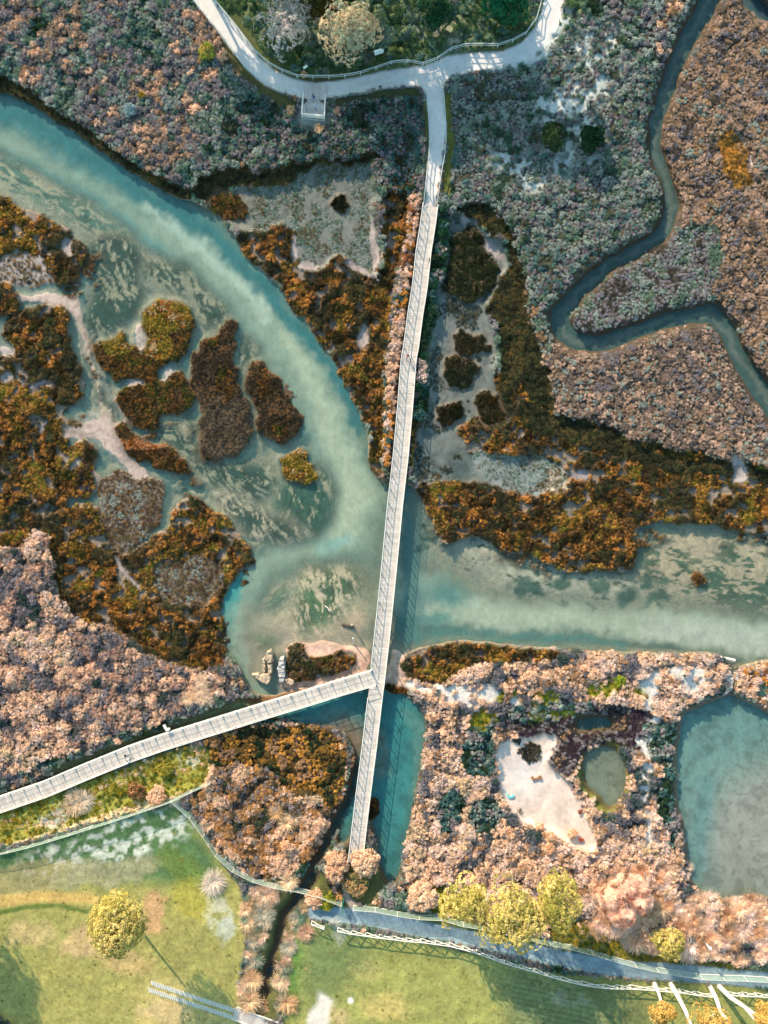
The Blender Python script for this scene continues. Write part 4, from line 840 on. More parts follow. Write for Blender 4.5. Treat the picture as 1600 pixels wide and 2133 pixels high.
NICE = {
 'scrub_tl': ('saltmarsh_scrub','dense grey green and mauve scrub with peach tips along the north bank of the channel','scrub'),
 'scrub_tl2': ('peach_tufts','peach tipped patches in the scrub along the north bank of the channel','scrub'),
 'scrub_tc': ('heath_scrub','scrub coloured dark blue green for shade between the wooden viewing platform and the gravel path','scrub'),
 'wood': ('undergrowth','dark green undergrowth inside the loop of the gravel path at the top','undergrowth'),
 'scrub_tr': ('dune_scrub','grey green scrub with patches of white sand right of the gravel path','scrub'),
 'scrub_tr2': ('mixed_scrub','grey scrub with peach tufts left of the creek at the top edge','scrub'),
 'scrub_r': ('brown_scrub','orange brown fine scrub on the far right beyond the creek','scrub'),
 'fine': ('low_scrub','low grey mauve scrub on the tongue of land inside the creek bend','scrub'),
 'scrub_rm': ('pink_scrub','pinkish tan scrub below the creek bend on the right','scrub'),
 'scrub_edge': ('bank_scrub','grey and tan scrub on the outer bank of the creek bend','scrub'),
 'scrub_bl': ('peach_scrub','peach and mauve cushion shrubs above the left boardwalk','scrub'),
 'scrub_br': ('bright_scrub','bright peach cushion shrubs around the sand pan and ponds','scrub'),
 'scrub_bm': ('ditch_scrub','tan and orange bushes between the boardwalk fork and the dark ditch','scrub'),
 'scrub_pk': ('walkside_scrub','bright peach bushes along the left edge of the long boardwalk','scrub'),
 'scrub_shade': ('hollow_scrub','bushes in hollows among the peach shrubs, coloured dark blue green for shade','scrub'),
 'mauve': ('mauve_cover','dark mauve low cover around the dark pool and small pond','ground cover'),
 'reed': ('reed_bed','peach dry reeds along the foot of the large pond','reeds'),
 'bank': ('bank_grass','long tan and grey green grass along both banks of the dark ditch','grass'),
 'marsh': ('saltmarsh','orange brown saltmarsh cover on the islands and channel banks','saltmarsh'),
 'marsh_gold': ('golden_saltmarsh','golden olive tips standing out in patches of the saltmarsh','saltmarsh'),
 'marsh_mix': ('mixed_saltmarsh','mixed orange and dark green marsh bushes south of the boardwalk fork','saltmarsh'),
 'marsh_dry': ('dry_saltmarsh','thin grey brown marsh plants on bare mud at the left','saltmarsh'),
 'marsh_dark': ('dark_saltmarsh','dark brown marsh cover, with bank shade in its colour at the foot of banks','saltmarsh'),
 'marsh_olive': ('olive_saltmarsh','olive green marsh mat east of the long boardwalk','saltmarsh'),
 'marsh_rust': ('rust_saltmarsh','rust coloured marsh hollow beside the mud slit at the far right','saltmarsh'),
 'sparse_dark': ('mud_plants','dark green plants creeping over the grey mud east of the long boardwalk','marsh plants'),
 'lawn_tufts': ('grass_tufts','small grass tufts scattered over the lawns and verges','grass'),
 'sparse': ('thin_saltmarsh','scattered brown marsh plants on wet mud','saltmarsh'),
 'sparse_grey': ('glasswort','scattered grey green plants on the grey mud flat','marsh plants'),
 'green_sh': ('green_scrub','blue green bushes along the right edge of the long boardwalk','scrub'),
 'weeds': ('weeds','yellow green weeds on the verges beside the boardwalk and fences','weeds'),
}
def zat(px, py):
    ix = np.clip(np.searchsorted(AX, px) , 1, nx - 1); iy = np.clip(np.searchsorted(AY, py), 1, ny - 1)
    x0, x1, y0, y1 = AX[ix - 1], AX[ix], AY[iy - 1], AY[iy]; tx = np.clip((px - x0) / (x1 - x0), 0, 1); ty = np.clip((py - y0) / (y1 - y0), 0, 1)
    return (H[iy - 1, ix - 1] * (1 - tx) + H[iy - 1, ix] * tx) * (1 - ty) + (H[iy, ix - 1] * (1 - tx) + H[iy, ix] * tx) * ty
def vat(px, py):
    return V[np.clip(np.searchsorted(AY, py) , 0, ny - 1), np.clip(np.searchsorted(AX, px), 0, nx - 1)]
def pick(pal, u):
    w = np.array([x[1] for x in pal], float); cw = np.cumsum(w) / w.sum(); k = np.clip(np.searchsorted(cw, u), 0, len(pal) - 1)
    return np.array([lin(x[0]) for x in pal])[k]
MARG = 150
def scatter_pts(sp, seed, x0=-MARG, x1=1600 + MARG, y0=-MARG, y1=2133 + MARG):
    d = sp / S; rng = np.random.default_rng(seed)
    X, Y = np.meshgrid(np.arange(x0, x1, d), np.arange(y0, y1, d)); X = X + (np.arange(X.shape[0]) % 2)[:, None] * d / 2
    X = (X + rng.uniform(-.45, .45, X.shape) * d).ravel(); Y = (Y + rng.uniform(-.45, .45, Y.shape) * d).ravel(); return X, Y, rng
def plant_attrs(X, Y, rng, spec, seed, cn=None):
    kind, sp, (r0, r1), hh, pal = spec
    n = len(X); z = zat(X, Y)
    coh = fbm(X, Y, 26, 3, seed + 50)
    if cn in ('scrub_br', 'scrub_bl', 'scrub_tl', 'scrub_bm'): coh = .5 + 1.25 * (.45 * coh + .55 * fbm(X, Y, 75, 3, seed + 51) - .5)
    jj = .42 if kind == 'tuft' else .2; u = np.clip((coh - .5) * 1.9 + .5 + rng.uniform(-jj, jj, n), 0, .999)
    if cn in CUSH and kind != 'tuft':
        f1, ci = worley(X + 5 * (fbm(X, Y, 9, 2, 31) - .5), Y + 5 * (fbm(X, Y, 9, 2, 33) - .5), CUSH[cn][0], 71)
        u = np.clip((coh - .5) * 1.3 + .5 + (ci - .5) * .62 + rng.uniform(-.09, .09, n), 0, .999)
    big = fbm(X, Y, 14, 2, seed + 80)
    r = (r0 + (r1 - r0) * np.clip(big * 1.4 - .3 + rng.uniform(-.35, .35, n), 0, 1.2) * (1.25 if kind == 'clump' else 1))
    hh = hh * rng.uniform(.6, 1.35, n)
    scl = np.stack([r, r, r * hh * rng.uniform(.75, 1.4, n)], -1)
    tint = pick(pal, u) * rng.uniform(.78, 1.22, (n, 1))
    k = S * (CAMH - z) / CAMH
    pts = np.stack([(X - 800) * k, (1066.5 - Y) * k, z - .03], -1)
    return pts, scl, rng.uniform(0, 6.28, n), tint, rng.integers(0, len(PROTO[kind]), n)
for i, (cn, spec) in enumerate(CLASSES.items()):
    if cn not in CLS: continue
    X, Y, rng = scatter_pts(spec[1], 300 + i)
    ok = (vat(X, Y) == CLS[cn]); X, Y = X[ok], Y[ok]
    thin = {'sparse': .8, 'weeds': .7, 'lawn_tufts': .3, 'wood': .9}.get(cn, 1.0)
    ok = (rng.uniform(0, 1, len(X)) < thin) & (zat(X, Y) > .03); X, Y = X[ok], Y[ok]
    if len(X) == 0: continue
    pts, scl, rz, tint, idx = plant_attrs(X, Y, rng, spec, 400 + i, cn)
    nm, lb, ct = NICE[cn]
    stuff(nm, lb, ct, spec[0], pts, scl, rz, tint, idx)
    print('cover', nm, len(X))
# ================================================================== things
def Z(px, py): return float(zat(np.array([float(px)]), np.array([float(py)]))[0])
def Pg(px, py, dz=0.0):
    z = Z(px, py); return P(px, py, z + dz)
def unproj(x, y, z):
    k = S * (CAMH - z) / CAMH; return x / k + 800, 1066.5 - y / k
def path3(pts, z): return [P(a, b, z) for a, b in pts]
def resample(pts, step):
    L_ = [0]
    for a, b in zip(pts[:-1], pts[1:]): L_.append(L_[-1] + (b - a).length)
    n = max(1, round(L_[-1] / step)); out = []
    for i in range(n + 1):
        d = L_[-1] * i / n; j = 0
        while j < len(L_) - 2 and L_[j + 1] < d: j += 1
        t = (d - L_[j]) / max(1e-6, L_[j + 1] - L_[j]); p = pts[j].lerp(pts[j + 1], t)
        a = pts[max(j - 0, 0)]; b = pts[j + 1]; out.append((p, (b - a).normalized()))
    # smooth directions
    sm = []
    for i in range(len(out)):
        q = Vector((0, 0, 0))
        for k in range(max(0, i - 2), min(len(out), i + 3)): q += out[k][1]
        sm.append((out[i][0], q.normalized()))
    return sm
def perp(d): return Vector((d.y, -d.x, 0)).normalized()

# ---- boardwalks ------------------------------------------------------------------------------
def walkway(pxs, zd, width, label, post_step=2.3, rails=(1, -1), pile_step=4.2, skip=None, wedge=True):
    pts = path3(pxs, zd); root = empty('boardwalk', Vector((pts[0].x, pts[0].y, 0)), label, 'boardwalk')
    sm = resample(pts, .155); r = random.Random(5)
    mb = MB()
    for i, (p, d) in enumerate(sm):
        mb.box(p + Vector((0, 0, -.02 + r.uniform(-.004, .004))), (.146, width + r.uniform(-.03, .03), .04), math.atan2(d.y, d.x))
    mb.build('deck', M_WOODW, root)
    sm2 = resample(pts, 1.0)
    for sd in (1, -1):
        mb = MB()
        for (p, d), (q, e) in zip(sm2[:-1], sm2[1:]):
            mb.bar(p + perp(d) * sd * (width / 2 - .12) + Vector((0, 0, -.16)), q + perp(e) * sd * (width / 2 - .12) + Vector((0, 0, -.16)), .12, .22)
        mb.build('side_beam', M_BEAM, root)
    smp = resample(pts, post_step)
    pm = MB(); pm.box((0, 0, .48), (.11, .11, 1.16))
    pme = pm.mesh('post', M_RAIL)
    wm = MB(); wm.box((0, 0, .48), (.11, .11, 1.16)); wm.add([(-.05, -.02, 0), (  .30, -.02, 0), (-.05, -.02, .95), (-.05, .02, 0), (  .30, .02, 0), (-.05, .02, .95)], [(0, 1, 2), (3, 5, 4), (0, 3, 4, 1), (1, 4, 5, 2), (2, 5, 3, 0)])
    wme = wm.mesh('post', M_RAIL)
    bm_ = MB(); bm_.box((0, 0, .5), (.045, .045, .96)); bme = bm_.mesh('baluster', M_RAIL)
    for sd in rails:
        off = width / 2 + .03
        line = [(p + perp(d) * sd * off, d) for p, d in sm2]
        if skip and sd == skip[0]: line = [(p, d) for p, d in line if not (skip[1](p))]
        mb = MB(); md = MB()
        for (p, d), (q, e) in zip(line[:-1], line[1:]):
            if (q - p).length > 1.8: continue
            mb.bar(p + Vector((0, 0, 1.08)), q + Vector((0, 0, 1.08)), .10, .045)
            for h in (.32, .68): md.bar(p + Vector((0, 0, h)), q + Vector((0, 0, h)), .02, .03)
            md.bar(p + Vector((0, 0, .06)), q + Vector((0, 0, .06)), .10, .10)
        rail = mb.build('railing', M_RAIL, root); md.build('lower_rail', M_RAIL, root).parent = rail
        for k, (p, d) in enumerate(smp):
            a = p + perp(d) * sd * off
            if skip and sd == skip[0] and skip[1](a): continue
            o = link('post', wme if wedge else pme, parent=rail); o.location = a - root.location; o.rotation_euler = (0, 0, math.atan2(d.y, d.x) + (0 if sd < 0 else 0))
            if k < len(smp) - 1:
                q, e = smp[k + 1]; b = q + perp(e) * sd * off; o = link('baluster', bme, parent=rail); o.location = (a + b) / 2 - root.location
    for p, d in resample(pts, pile_step):
        for sd in (1, -1):
            c = p + perp(d) * sd * (width / 2 - .12); qx, qy = unproj(c.x, c.y, 0); zb = min(Z(qx, qy), zd - .4)
            mb = MB(); mb.tube([Vector((c.x, c.y, zb - .4)), Vector((c.x, c.y, zd - .05))], [.13, .12], 8); mb.build('pile', M_BEAM, root)
    return root
ZD = 1.8
mainc = [(896,430),(891,470),(882,525),(874,600),(865,655),(856,724),(851,750),(843.5,850),(834.5,950),(823,1050),(813.5,1150),(803.5,1250),(793,1350),(784,1428)]
jl = P(771, 1397, ZD); jr = P(767, 1440, ZD)
walkway(mainc, ZD, 2.42, 'long straight grey boardwalk crossing the channel from the gravel path to the fork', skip=(1, lambda p: p.y < P(0, 1399, ZD).y))
walkway([(784,1429.5),(781,1455),(770,1550),(761.5,1615),(751,1700),(743,1770),(739,1797)], ZD - .006, 2.3, 'short lower boardwalk running down beside the teal pool to the bushes', skip=(1, lambda p: p.y > P(0, 1441, ZD).y))
walkway([(-60,1695),(0,1674),(100,1640),(172,1609),(275,1567),(344,1543),(437,1514),(550,1479),(640,1452),(700,1433),(777,1410.5)], ZD - .003, 2.42, 'curving boardwalk coming from the left edge to the fork')

# viewing platform
root = empty('viewing_platform', P(655, 212, 1.5), 'square wooden viewing platform on the lower side of the gravel path', 'platform')
zp = 1.75; A = P(635, 174, zp); B = P(680, 177, zp); Cc_ = P(676.5, 248, zp); D_ = P(629.5, 244, zp)
def lerp2(u, v): return (A.lerp(B, u)).lerp(D_.lerp(Cc_, u), v)
mb = MB()
for i in range(24):
    u0 = (i + .03) / 24; u1 = (i + .97) / 24
    mb.prism([lerp2(u0, 0)[:2], lerp2(u1, 0)[:2], lerp2(u1, .47)[:2], lerp2(u0, .47)[:2]], zp - .04, zp + random.uniform(0, .006))
for i in range(20):
    v0 = .475 + .525 * (i + .03) / 20; v1 = .475 + .525 * (i + .97) / 20
    mb.prism([lerp2(0, v0)[:2], lerp2(1, v0)[:2], lerp2(1, v1)[:2], lerp2(0, v1)[:2]], zp - .04, zp + random.uniform(0, .006))
mb.build('deck', M_WOODW, root)
mb = MB()
for k, (v0, v1, zz) in enumerate([(1.004, 1.055, zp - .12), (1.06, 1.11, zp - .30)]):
    for i in range(6): mb.prism([lerp2(i / 6 + .006, v0)[:2], lerp2((i + .97) / 6, v0)[:2], lerp2((i + .97) / 6, v1)[:2], lerp2(i / 6 + .006, v1)[:2]], zz - .06, zz)
mb.build('step', M_WOODW, root)
e1 = lerp2(0, .38); e2 = lerp2(0, 1); e3 = lerp2(1, 1); e4 = lerp2(1, .38)
for a, b in ((e1, e2), (e2, e3), (e3, e4)):
    mb = MB(); mb.bar(a + Vector((0, 0, 1.05)), b + Vector((0, 0, 1.05)), .16, .05); mb.build('handrail', M_RAIL, root)
    mb = MB(); mb.bar(a + Vector((0, 0, .5)), b + Vector((0, 0, .5)), .05, .1); mb.bar(a + Vector((0, 0, .1)), b + Vector((0, 0, .1)), .05, .12); mb.build('lower_rail', M_RAIL, root)
for a, b, n in ((e1, e2, 3), (e2, e3, 3), (e3, e4, 3)):
    for i in range(n):
        q = a.lerp(b, i / n); mb = MB(); mb.box(q + Vector((0, 0, .4)), (.12, .12, 1.3)); mb.build('post', M_RAIL, root)
mb = MB(); mb.box(P(634, 228, zp + .23), (.4, 1.6, .06), -.03); mb.box(P(634, 220, zp + .1), (.35, .08, .22), -.03); mb.box(P(634, 236, zp + .1), (.35, .08, .22), -.03)
mb.build('bench_seat', M_WOODW, root)

# ---- rail fences along the gravel -----------------------------------------------------------------
def railfence(pxs, label, h=1.0, step=2.6, rails=(1.0, .55), w=.10, mat=None, grp=None, th=.08):
    pts = [Pg(a, b) for a, b in pxs]; root = empty('rail_fence', pts[0], label, 'fence', grp); mat = mat or M_FENCE
    sm = resample([Vector((p.x, p.y, 0)) for p in pts], step); q = []
    for p, d in sm:
        x, y = unproj(p.x, p.y, 1.5); q.append(Vector((p.x, p.y, Z(x, y))))
    pm = MB(); pm.box((0, 0, h / 2 - .02), (.11, .11, h + .1)); me = pm.mesh('post', mat)
    for k, p in enumerate(q[:100]):
        o = link('post', me, parent=root); o.location = p - root.location
    for rh in rails:
        mb = MB()
        for a, b in zip(q[:-1], q[1:]): mb.bar(a + Vector((0, 0, rh)), b + Vector((0, 0, rh)), w if rh == rails[0] else .05, th)
        mb.build('rail', mat, root)
    return root
railfence([(436,-20),(443,0),(492,58),(530,108),(556,134),(587,151),(625,165),(700,165),(741,160),(810,137),(846,132),(886,139),(903,134),(927,113),(956,101),(1047,100),(1084,81),(1105,62),(1120,38),(1127,0),(1130,-20)], 'thin pale rail fence along the upper inner side of the gravel path')
railfence([(388,-20),(400,0),(471,89),(512,145),(539,168),(577,187),(628,200)], 'pale rail fence on the lower side of the gravel path ending at the viewing platform')
railfence([(681,203),(723,201),(759,189),(793,179),(827,168),(869,172),(889,198),(894,271),(895,308),(889,359),(885,401),(882,428)], 'pale rail fence from the viewing platform round to the left side of the long boardwalk')
railfence([(911,169),(925,204),(926,241),(929,278),(928,315),(921,351),(915,391),(910,428)], 'pale rail fence on the right side of the path leading down to the boardwalk')
railfence([(920,151),(940,143),(961,139),(1020,140),(1084,131),(1112,110),(1143,86),(1167,38),(1177,0),(1180,-20)], 'low rope fence on the outer side of the curving gravel path at top right', h=.5, rails=(.45,), w=.03, th=.03)

# ---- white cross braced fence along the lawn --------------------------------------------------------
def xfence(nodes, label):
    q = [Pg(a, b) for a, b in nodes]; root = empty('cross_fence', q[0], label, 'fence')
    for p in q:
        mb = MB(); mb.tube([p + Vector((0, 0, -.1)), p + Vector((0, 0, 1.15))], [.075, .07], 8); mb.build('post', M_WHITE, root)
    mb = MB(); mb2 = MB()
    for a, b in zip(q[:-1], q[1:]):
        mb.tube([a + Vector((0, 0, 1.1)), b + Vector((0, 0, 1.1))], [.075, .075], 6)
        mb2.tube([a + Vector((0, 0, 1.0)), b + Vector((0, 0, .15))], [.06, .06], 6); mb2.tube([a + Vector((0, 0.1, .15)), b + Vector((0, 0.1, 1.0))], [.06, .06], 6)
    mb.build('top_rail', M_WHITE, root); mb2.build('cross_brace', M_WHITE, root)
xfence([(704,1932),(733,1938),(762,1942),(790,1946),(817,1949),(847,1953),(877,1955),(907,1959),(936,1963),(964,1970),(992,1978),(1020,1988),(1050,1999),(1081,2008),(1112,2016),(1140,2025),(1167,2033),(1210,2043),(1256,2050),(1284,2051),(1311,2051),(1359,2054),(1386,2057),(1414,2059),(1446,2064),(1478,2068)], 'long white cross braced wooden fence between the blue grey path and the lawn')
xfence([(1511,2064),(1545,2066),(1572,2067),(1600,2069),(1630,2071)], 'short white cross braced fence at the lower right edge beyond the tall white trunks')
xfence([(650,1918),(676,1928)], 'single white fence bay at the upper left corner of the right hand lawn')

# ---- wire net fences ----------------------------------------------------------------------------------
def net_mat():
    m, nt, out = newmat('green_netting'); d = N(nt, 'ShaderNodeBsdfDiffuse'); d.inputs[0].default_value = (*lin((190, 214, 196)), 1)
    t = N(nt, 'ShaderNodeBsdfTransparent'); mx = N(nt, 'ShaderNodeMixShader'); mx.inputs[0].default_value = .3
    nt.links.new(t.outputs[0], mx.inputs[1]); nt.links.new(d.outputs[0], mx.inputs[2]); nt.links.new(mx.outputs[0], out.inputs[0]); return m
M_NET = net_mat()
def netfence(pxs, label, h=1.5, step=3.6):
    pts = [Pg(a, b) for a, b in pxs]; root = empty('net_fence', pts[0], label, 'fence')
    sm = resample([Vector((p.x, p.y, 0)) for p in pts], step); q = []
    for p, d in sm:
        x, y = unproj(p.x, p.y, 1.3); q.append(Vector((p.x, p.y, max(.6, Z(x, y)))))
    pm = MB(); pm.tube([Vector((0, 0, -.1)), Vector((0, 0, h + .05))], [.045, .04], 6); me = pm.mesh('post', M_WHITE)
    for p in q:
        o = link('post', me, parent=root); o.location = p - root.location
    mb = MB()
    for a, b in zip(q[:-1], q[1:]): mb.add([a, b, b + Vector((0, 0, h)), a + Vector((0, 0, h))], [(0, 1, 2, 3)])
    mb.build('netting', M_NET, root)
    mb = MB()
    for a, b in zip(q[:-1], q[1:]): mb.bar(a + Vector((0, 0, h)), b + Vector((0, 0, h)), .04, .04); mb.bar(a + Vector((0, 0, .05)), b + Vector((0, 0, .05)), .06, .1)
    mb.build('wire_rail', M_WHITE, root)
netfence([(-20,1778),(60,1760),(120,1742),(240,1705),(362,1664),(440,1627)], 'pale net fence between the weedy verge and the left lawn')
netfence([(363,1666),(410,1708),(460,1786),(510,1824),(560,1838),(640,1850),(680,1862),(712,1878)], 'green net fence running from the lawn corner down across the dark ditch')
netfence([(736,1886),(790,1890),(860,1903),(920,1908),(1000,1925),(1150,1960),(1255,1985),(1330,2007),(1400,2020),(1465,2030),(1530,2031),(1600,2035),(1640,2037)], 'green net fence along the upper side of the blue grey path')
g = empty('gate', Pg(716, 1868), 'green metal gate leaf standing open across the foot trail', 'gate')
a = Pg(716, 1868); b = Pg(714.5, 1890); b.z = a.z
for q in (a, b):
    mb = MB(); mb.tube([q + Vector((0, 0, -.1)), q + Vector((0, 0, 2.1))], [.07, .07], 8); mb.build('post', M_GREENM, g)
mb = MB()
for k in range(12): q = a.lerp(b, (k + .5) / 12); mb.bar(q + Vector((0, 0, .15)), q + Vector((0, 0, 1.95)), .03, .03)
for h_ in (.15, 1.1, 1.95): mb.bar(a + Vector((0, 0, h_)), b + Vector((0, 0, h_)), .12, .06)
mb.build('leaf', M_GREENM, g)

# ---- information boards ----------------------------------------------------------------------------
def board(c4, z, label, lines=0):
    q = [P(a, b, z + dz) for a, b, dz in c4]; c = (q[0] + q[2]) / 2; gx, gy = unproj(c.x, c.y, 1.5)
    root = empty('information_board', Vector((c.x, c.y, Z(gx, gy))), label, 'sign')
    n = (q[1] - q[0]).cross(q[3] - q[0]).normalized(); n = n if n.z > 0 else -n
    mb = MB(); mb.add([p for p in q] + [p - n * .05 for p in q], [(0, 1, 2, 3), (7, 6, 5, 4), (0, 4, 5, 1), (1, 5, 6, 2), (2, 6, 7, 3), (3, 7, 4, 0)]); mb.build('panel', M_SIGN, root)
    if lines:
        mb = MB()
        for v in (.55, .7, .85):
            u1 = .85 if v < .8 else .6
            a = q[0].lerp(q[3], v).lerp(q[1].lerp(q[2], v), .1) + n * .006; b = q[0].lerp(q[3], v).lerp(q[1].lerp(q[2], v), u1) + n * .006; mb.bar(a, b, .035, .004)
        mb.build('printed_lines', M_SIGNLINE, root)
    for u in (.1, .9):
        p = q[0].lerp(q[1], u).lerp(q[3].lerp(q[2], u), .5); mb = MB(); mb.bar(Vector((p.x, p.y, root.location.z - .1)), p - n * .05, .09, .09); mb.build('leg', M_BARK, root)
board([(778.5,105,.5),(799.5,99,.5),(798.8,110,0),(781.5,115.5,0)], 2.6, 'large pale information board beside the yellowish tree above the path', 1)
board([(631,140,.3),(639,134.5,.3),(641,139,0),(633.5,144.5,0)], 2.4, 'small white information board above the viewing platform')

# bench on the verge
g = empty('bench', Pg(350, 1513), 'small pale bench on the green verge above the left boardwalk', 'bench')
a = Pg(343, 1508); b = Pg(352.5, 1518); z = a.z
mb = MB(); mb.bar(Vector((a.x, a.y, z + .45)), Vector((b.x, b.y, z + .45)), .45, .07); mb.build('seat', M_RAIL, g)
for t in (.12, .88):
    p = a.lerp(b, t); mb = MB(); mb.box((p.x, p.y, z + .2), (.3, .1, .44), .8); mb.build('leg', M_RAIL, g)
g2 = Pg(354, 1516); mb = MB(); mb.box((g2.x, g2.y, z + .3), (.45, .4, .6), .8); mb.build('side_box', M_RAIL, g)

# ---- masonry and driftwood ---------------------------------------------------------------------------
def rock(poly, z0, z1, name, label, cat, mat=None, seed=1, grp=None, lean=.12, cuts=0):
    r = random.Random(seed); base = [P(a, b, z1) for a, b in poly]; c = sum(base, Vector((0, 0, 0))) / len(base)
    bm = bmesh.new()
    # densify the outline and roughen it
    ring = []
    for a, b in zip(base, base[1:] + base[:1]):
        n = max(1, int((b - a).length / .28))
        for i in range(n): ring.append(a.lerp(b, i / n) + Vector((r.uniform(-.06, .06), r.uniform(-.06, .06), 0)))
    rings = []
    for f, s_, dz in ((0, 1.1, 0), (.35, 1.04, 0), (.75, 1.0, 0), (1, .9, 0)):
        rings.append([bm.verts.new(((p.x - c.x) * s_ + c.x + r.uniform(-.04, .04) - c.x, (p.y - c.y) * s_ + c.y + r.uniform(-.04, .04) - c.y, z0 + (z1 - z0) * f + (r.uniform(-.1, .1) if f > .5 else 0))) for p in ring])
    for A_, B_ in zip(rings[:-1], rings[1:]):
        for i in range(len(ring)): bm.faces.new((A_[i], A_[(i + 1) % len(ring)], B_[(i + 1) % len(ring)], B_[i]))
    top = bm.faces.new(rings[-1]); bmesh.ops.triangulate(bm, faces=[top])
    bmesh.ops.subdivide_edges(bm, edges=[e for e in bm.edges if all(v.co.z > z1 - .25 for v in e.verts) and e.calc_length() > .5], cuts=1)
    for v in bm.verts:
        if v.co.z > z1 - .2: v.co.z += r.uniform(-.07, .07)
    bmesh.ops.recalc_face_normals(bm, faces=bm.faces); me = bpy.data.meshes.new(name); bm.to_mesh(me); bm.free()
    o = link(name, me, mat or M_STONE); o.location = (c.x, c.y, 0); return tag(o, label, cat, grp)
def px4(l, x0=510, y0=1330, s=1600/170): return [(x0 + a / s, y0 + b / s) for a, b in l]
rock(px4([(430,280),(480,235),(530,280),(530,480),(440,490),(395,400)]), -.3, 1.3, 'stone_slab', 'upright tan stone slab at the top of the left ruin in the channel', 'stone', seed=1)
rock(px4([(340,420),(385,370),(395,470),(400,660),(380,680),(340,660),(335,540)]), -.3, .9, 'stone_slab', 'narrow tan stone slab on the outer side of the left ruin', 'stone', seed=2)
rock(px4([(445,505),(530,500),(520,690),(455,690)]), -.3, 1.1, 'stone_slab', 'tan stone slab at the inner side of the left ruin', 'stone', seed=3)
rock(px4([(135,705),(250,700),(290,735),(380,695),(495,710),(500,780),(470,880),(430,910),(340,870),(260,820)]), -.3, 1.0, 'stone_wing', 'pale triangular stone wing at the foot of the left ruin', 'stone', seed=4)
rock(px4([(680,400),(760,395),(780,500),(785,760),(770,880),(710,895),(668,880),(660,760),(635,600),(655,520),(660,440)]), -.2, 1.1, 'masonry_wall', 'long pale grey broken masonry wall of the right ruin beside the marsh bush', 'stone', M_STONE2, seed=5)
rock(px4([(775,800),(900,795),(965,830),(970,880),(900,915),(830,890)]), -.2, .9, 'stone_wing', 'white rounded stone at the foot of the right ruin', 'stone', seed=6)
def px6(l): return [(1480 + a / 13.333, 1360 + b / 13.333) for a, b in l]
rock(px6([(470,590),(560,560),(640,610),(660,760),(640,880),(600,1040),(520,1110),(400,1190),(330,1210),(420,1080),(440,900),(430,720)]), -.2, 1.4, 'sluice_wall', 'pale curved concrete wall on the left of the sluice gap into the large pond', 'sluice', M_STONE2, seed=7)
rock(px6([(740,600),(830,590),(910,640),(930,740),(900,860),(830,960),(780,990),(770,900),(800,800),(720,760),(740,690)]), -.2, 1.2, 'sluice_wall', 'grey curved concrete wall on the right of the sluice gap into the large pond', 'sluice', M_STONE2, seed=8)
def log(a, b, r0, r1, name, label, mat=None, z=.25, mid=0):
    a = P(*a, z); b = P(*b, z); m = a.lerp(b, .5) + Vector((mid, mid * .6, .05)); mb = MB(); mb.tube([a, a.lerp(m, .5), m, m.lerp(b, .5), b], [r0, (r0 * 3 + r1) / 4, (r0 + r1) / 2, (r0 + r1 * 3) / 4, r1], 8)
    o = link(name, mb.mesh(name, mat or M_BARKW)); return tag(o, label, 'driftwood')
log((1500,1368),(1530,1376), .16, .3, 'driftwood_log', 'pale driftwood log sticking out from the bushes into the channel by the sluice', z=.6)
log((1556,1384),(1563,1386), .12, .14, 'driftwood_log', 'short white log on the right bank of the sluice gap', z=.8)
log((676,1261),(687,1273), .06, .11, 'driftwood_log', 'bleached branch lying in the shallow weed', z=.05, mid=.1)
log((712,1300),(737,1306), .22, .28, 'sunken_log', 'dark waterlogged trunk lying in the shallows by the pink shore', M_BEAM, z=.0)
log((792,989),(812,991), .22, .24, 'bank_timber', 'pale timber beam at the tip of the marsh strip beside the boardwalk', M_STONE, z=.5)
log((1518,1380),(1524,1383), .1, .12, 'mooring_stump', 'upper of the small timber stumps on the left of the sluice gap', M_STONE, z=.35)
log((1518,1391),(1523,1393), .12, .12, 'mooring_stump', 'lower of the small timber stumps on the left of the sluice gap', M_STONE, z=.35)
for (a, b, h, lb) in (((737,1341),(735.2,1329),2.1,'leaning white post on the pink shore beside the boardwalk fork'), ((733.5,1304),(733,1301),1.6,'thin pale post standing at the end of the sunken log')):
    A_ = P(*a, .1); B_ = P(*b, h); mb = MB(); mb.tube([A_, B_], [.1, .1], 8); o = link('marker_post', mb.mesh('marker_post', M_WHITE)); tag(o, lb, 'post')
# sluice at the end of the teal pool: timbers, frame and a tangle of blue netting
g = empty('sluice_frame', P(796, 1872, .4), 'dark timber sluice frame at the foot of the teal pool', 'sluice')
for x, y, sx, sy in ((791,1856,.5,1.3),(798,1862,.3,1.2),(788,1872,.35,1.4),(803,1872,.35,1.3)):
    mb = MB(); c = P(x, y, .8); mb.box((c.x, c.y, .55), (sx, sy, 1.3), .1); mb.build('timber', M_BEAM, g)
mb = MB(); c = P(796, 1865, 1.3); mb.box((c.x, c.y, 1.25), (1.8, .25, .12)); mb.build('crossbar', M_METAL, g)
for x in (793.5, 802):
    mb = MB(); mb.bar(P(x, 1872, 1.4), P(x + .4, 1890, 1.5), .1, .1); mb.build('side_rail', M_FENCE, g)
mb = MB(); r = random.Random(3)
for k in range(46):
    a0_ = r.uniform(0, 6.28); pts = []
    for t in range(5):
        aa = a0_ + t * .35; rr = 1 - .12 * t * r.random(); x = 801 + 13 * rr * math.cos(aa) * .95 + 4 * math.sin(aa); y = 1845 + 10 * rr * math.sin(aa) + 6 * math.cos(aa) * .8
        pts.append(P(x, y, .5 + .25 * r.random()))
    mb.tube(pts, [.035] * 5, 4)
o = link('net_tangle', mb.mesh('net_tangle', flat_mat('blue_net', (96, 190, 205), nscale=9))); tag(o, 'tangled oval of pale blue netting floating at the end of the teal pool', 'netting')

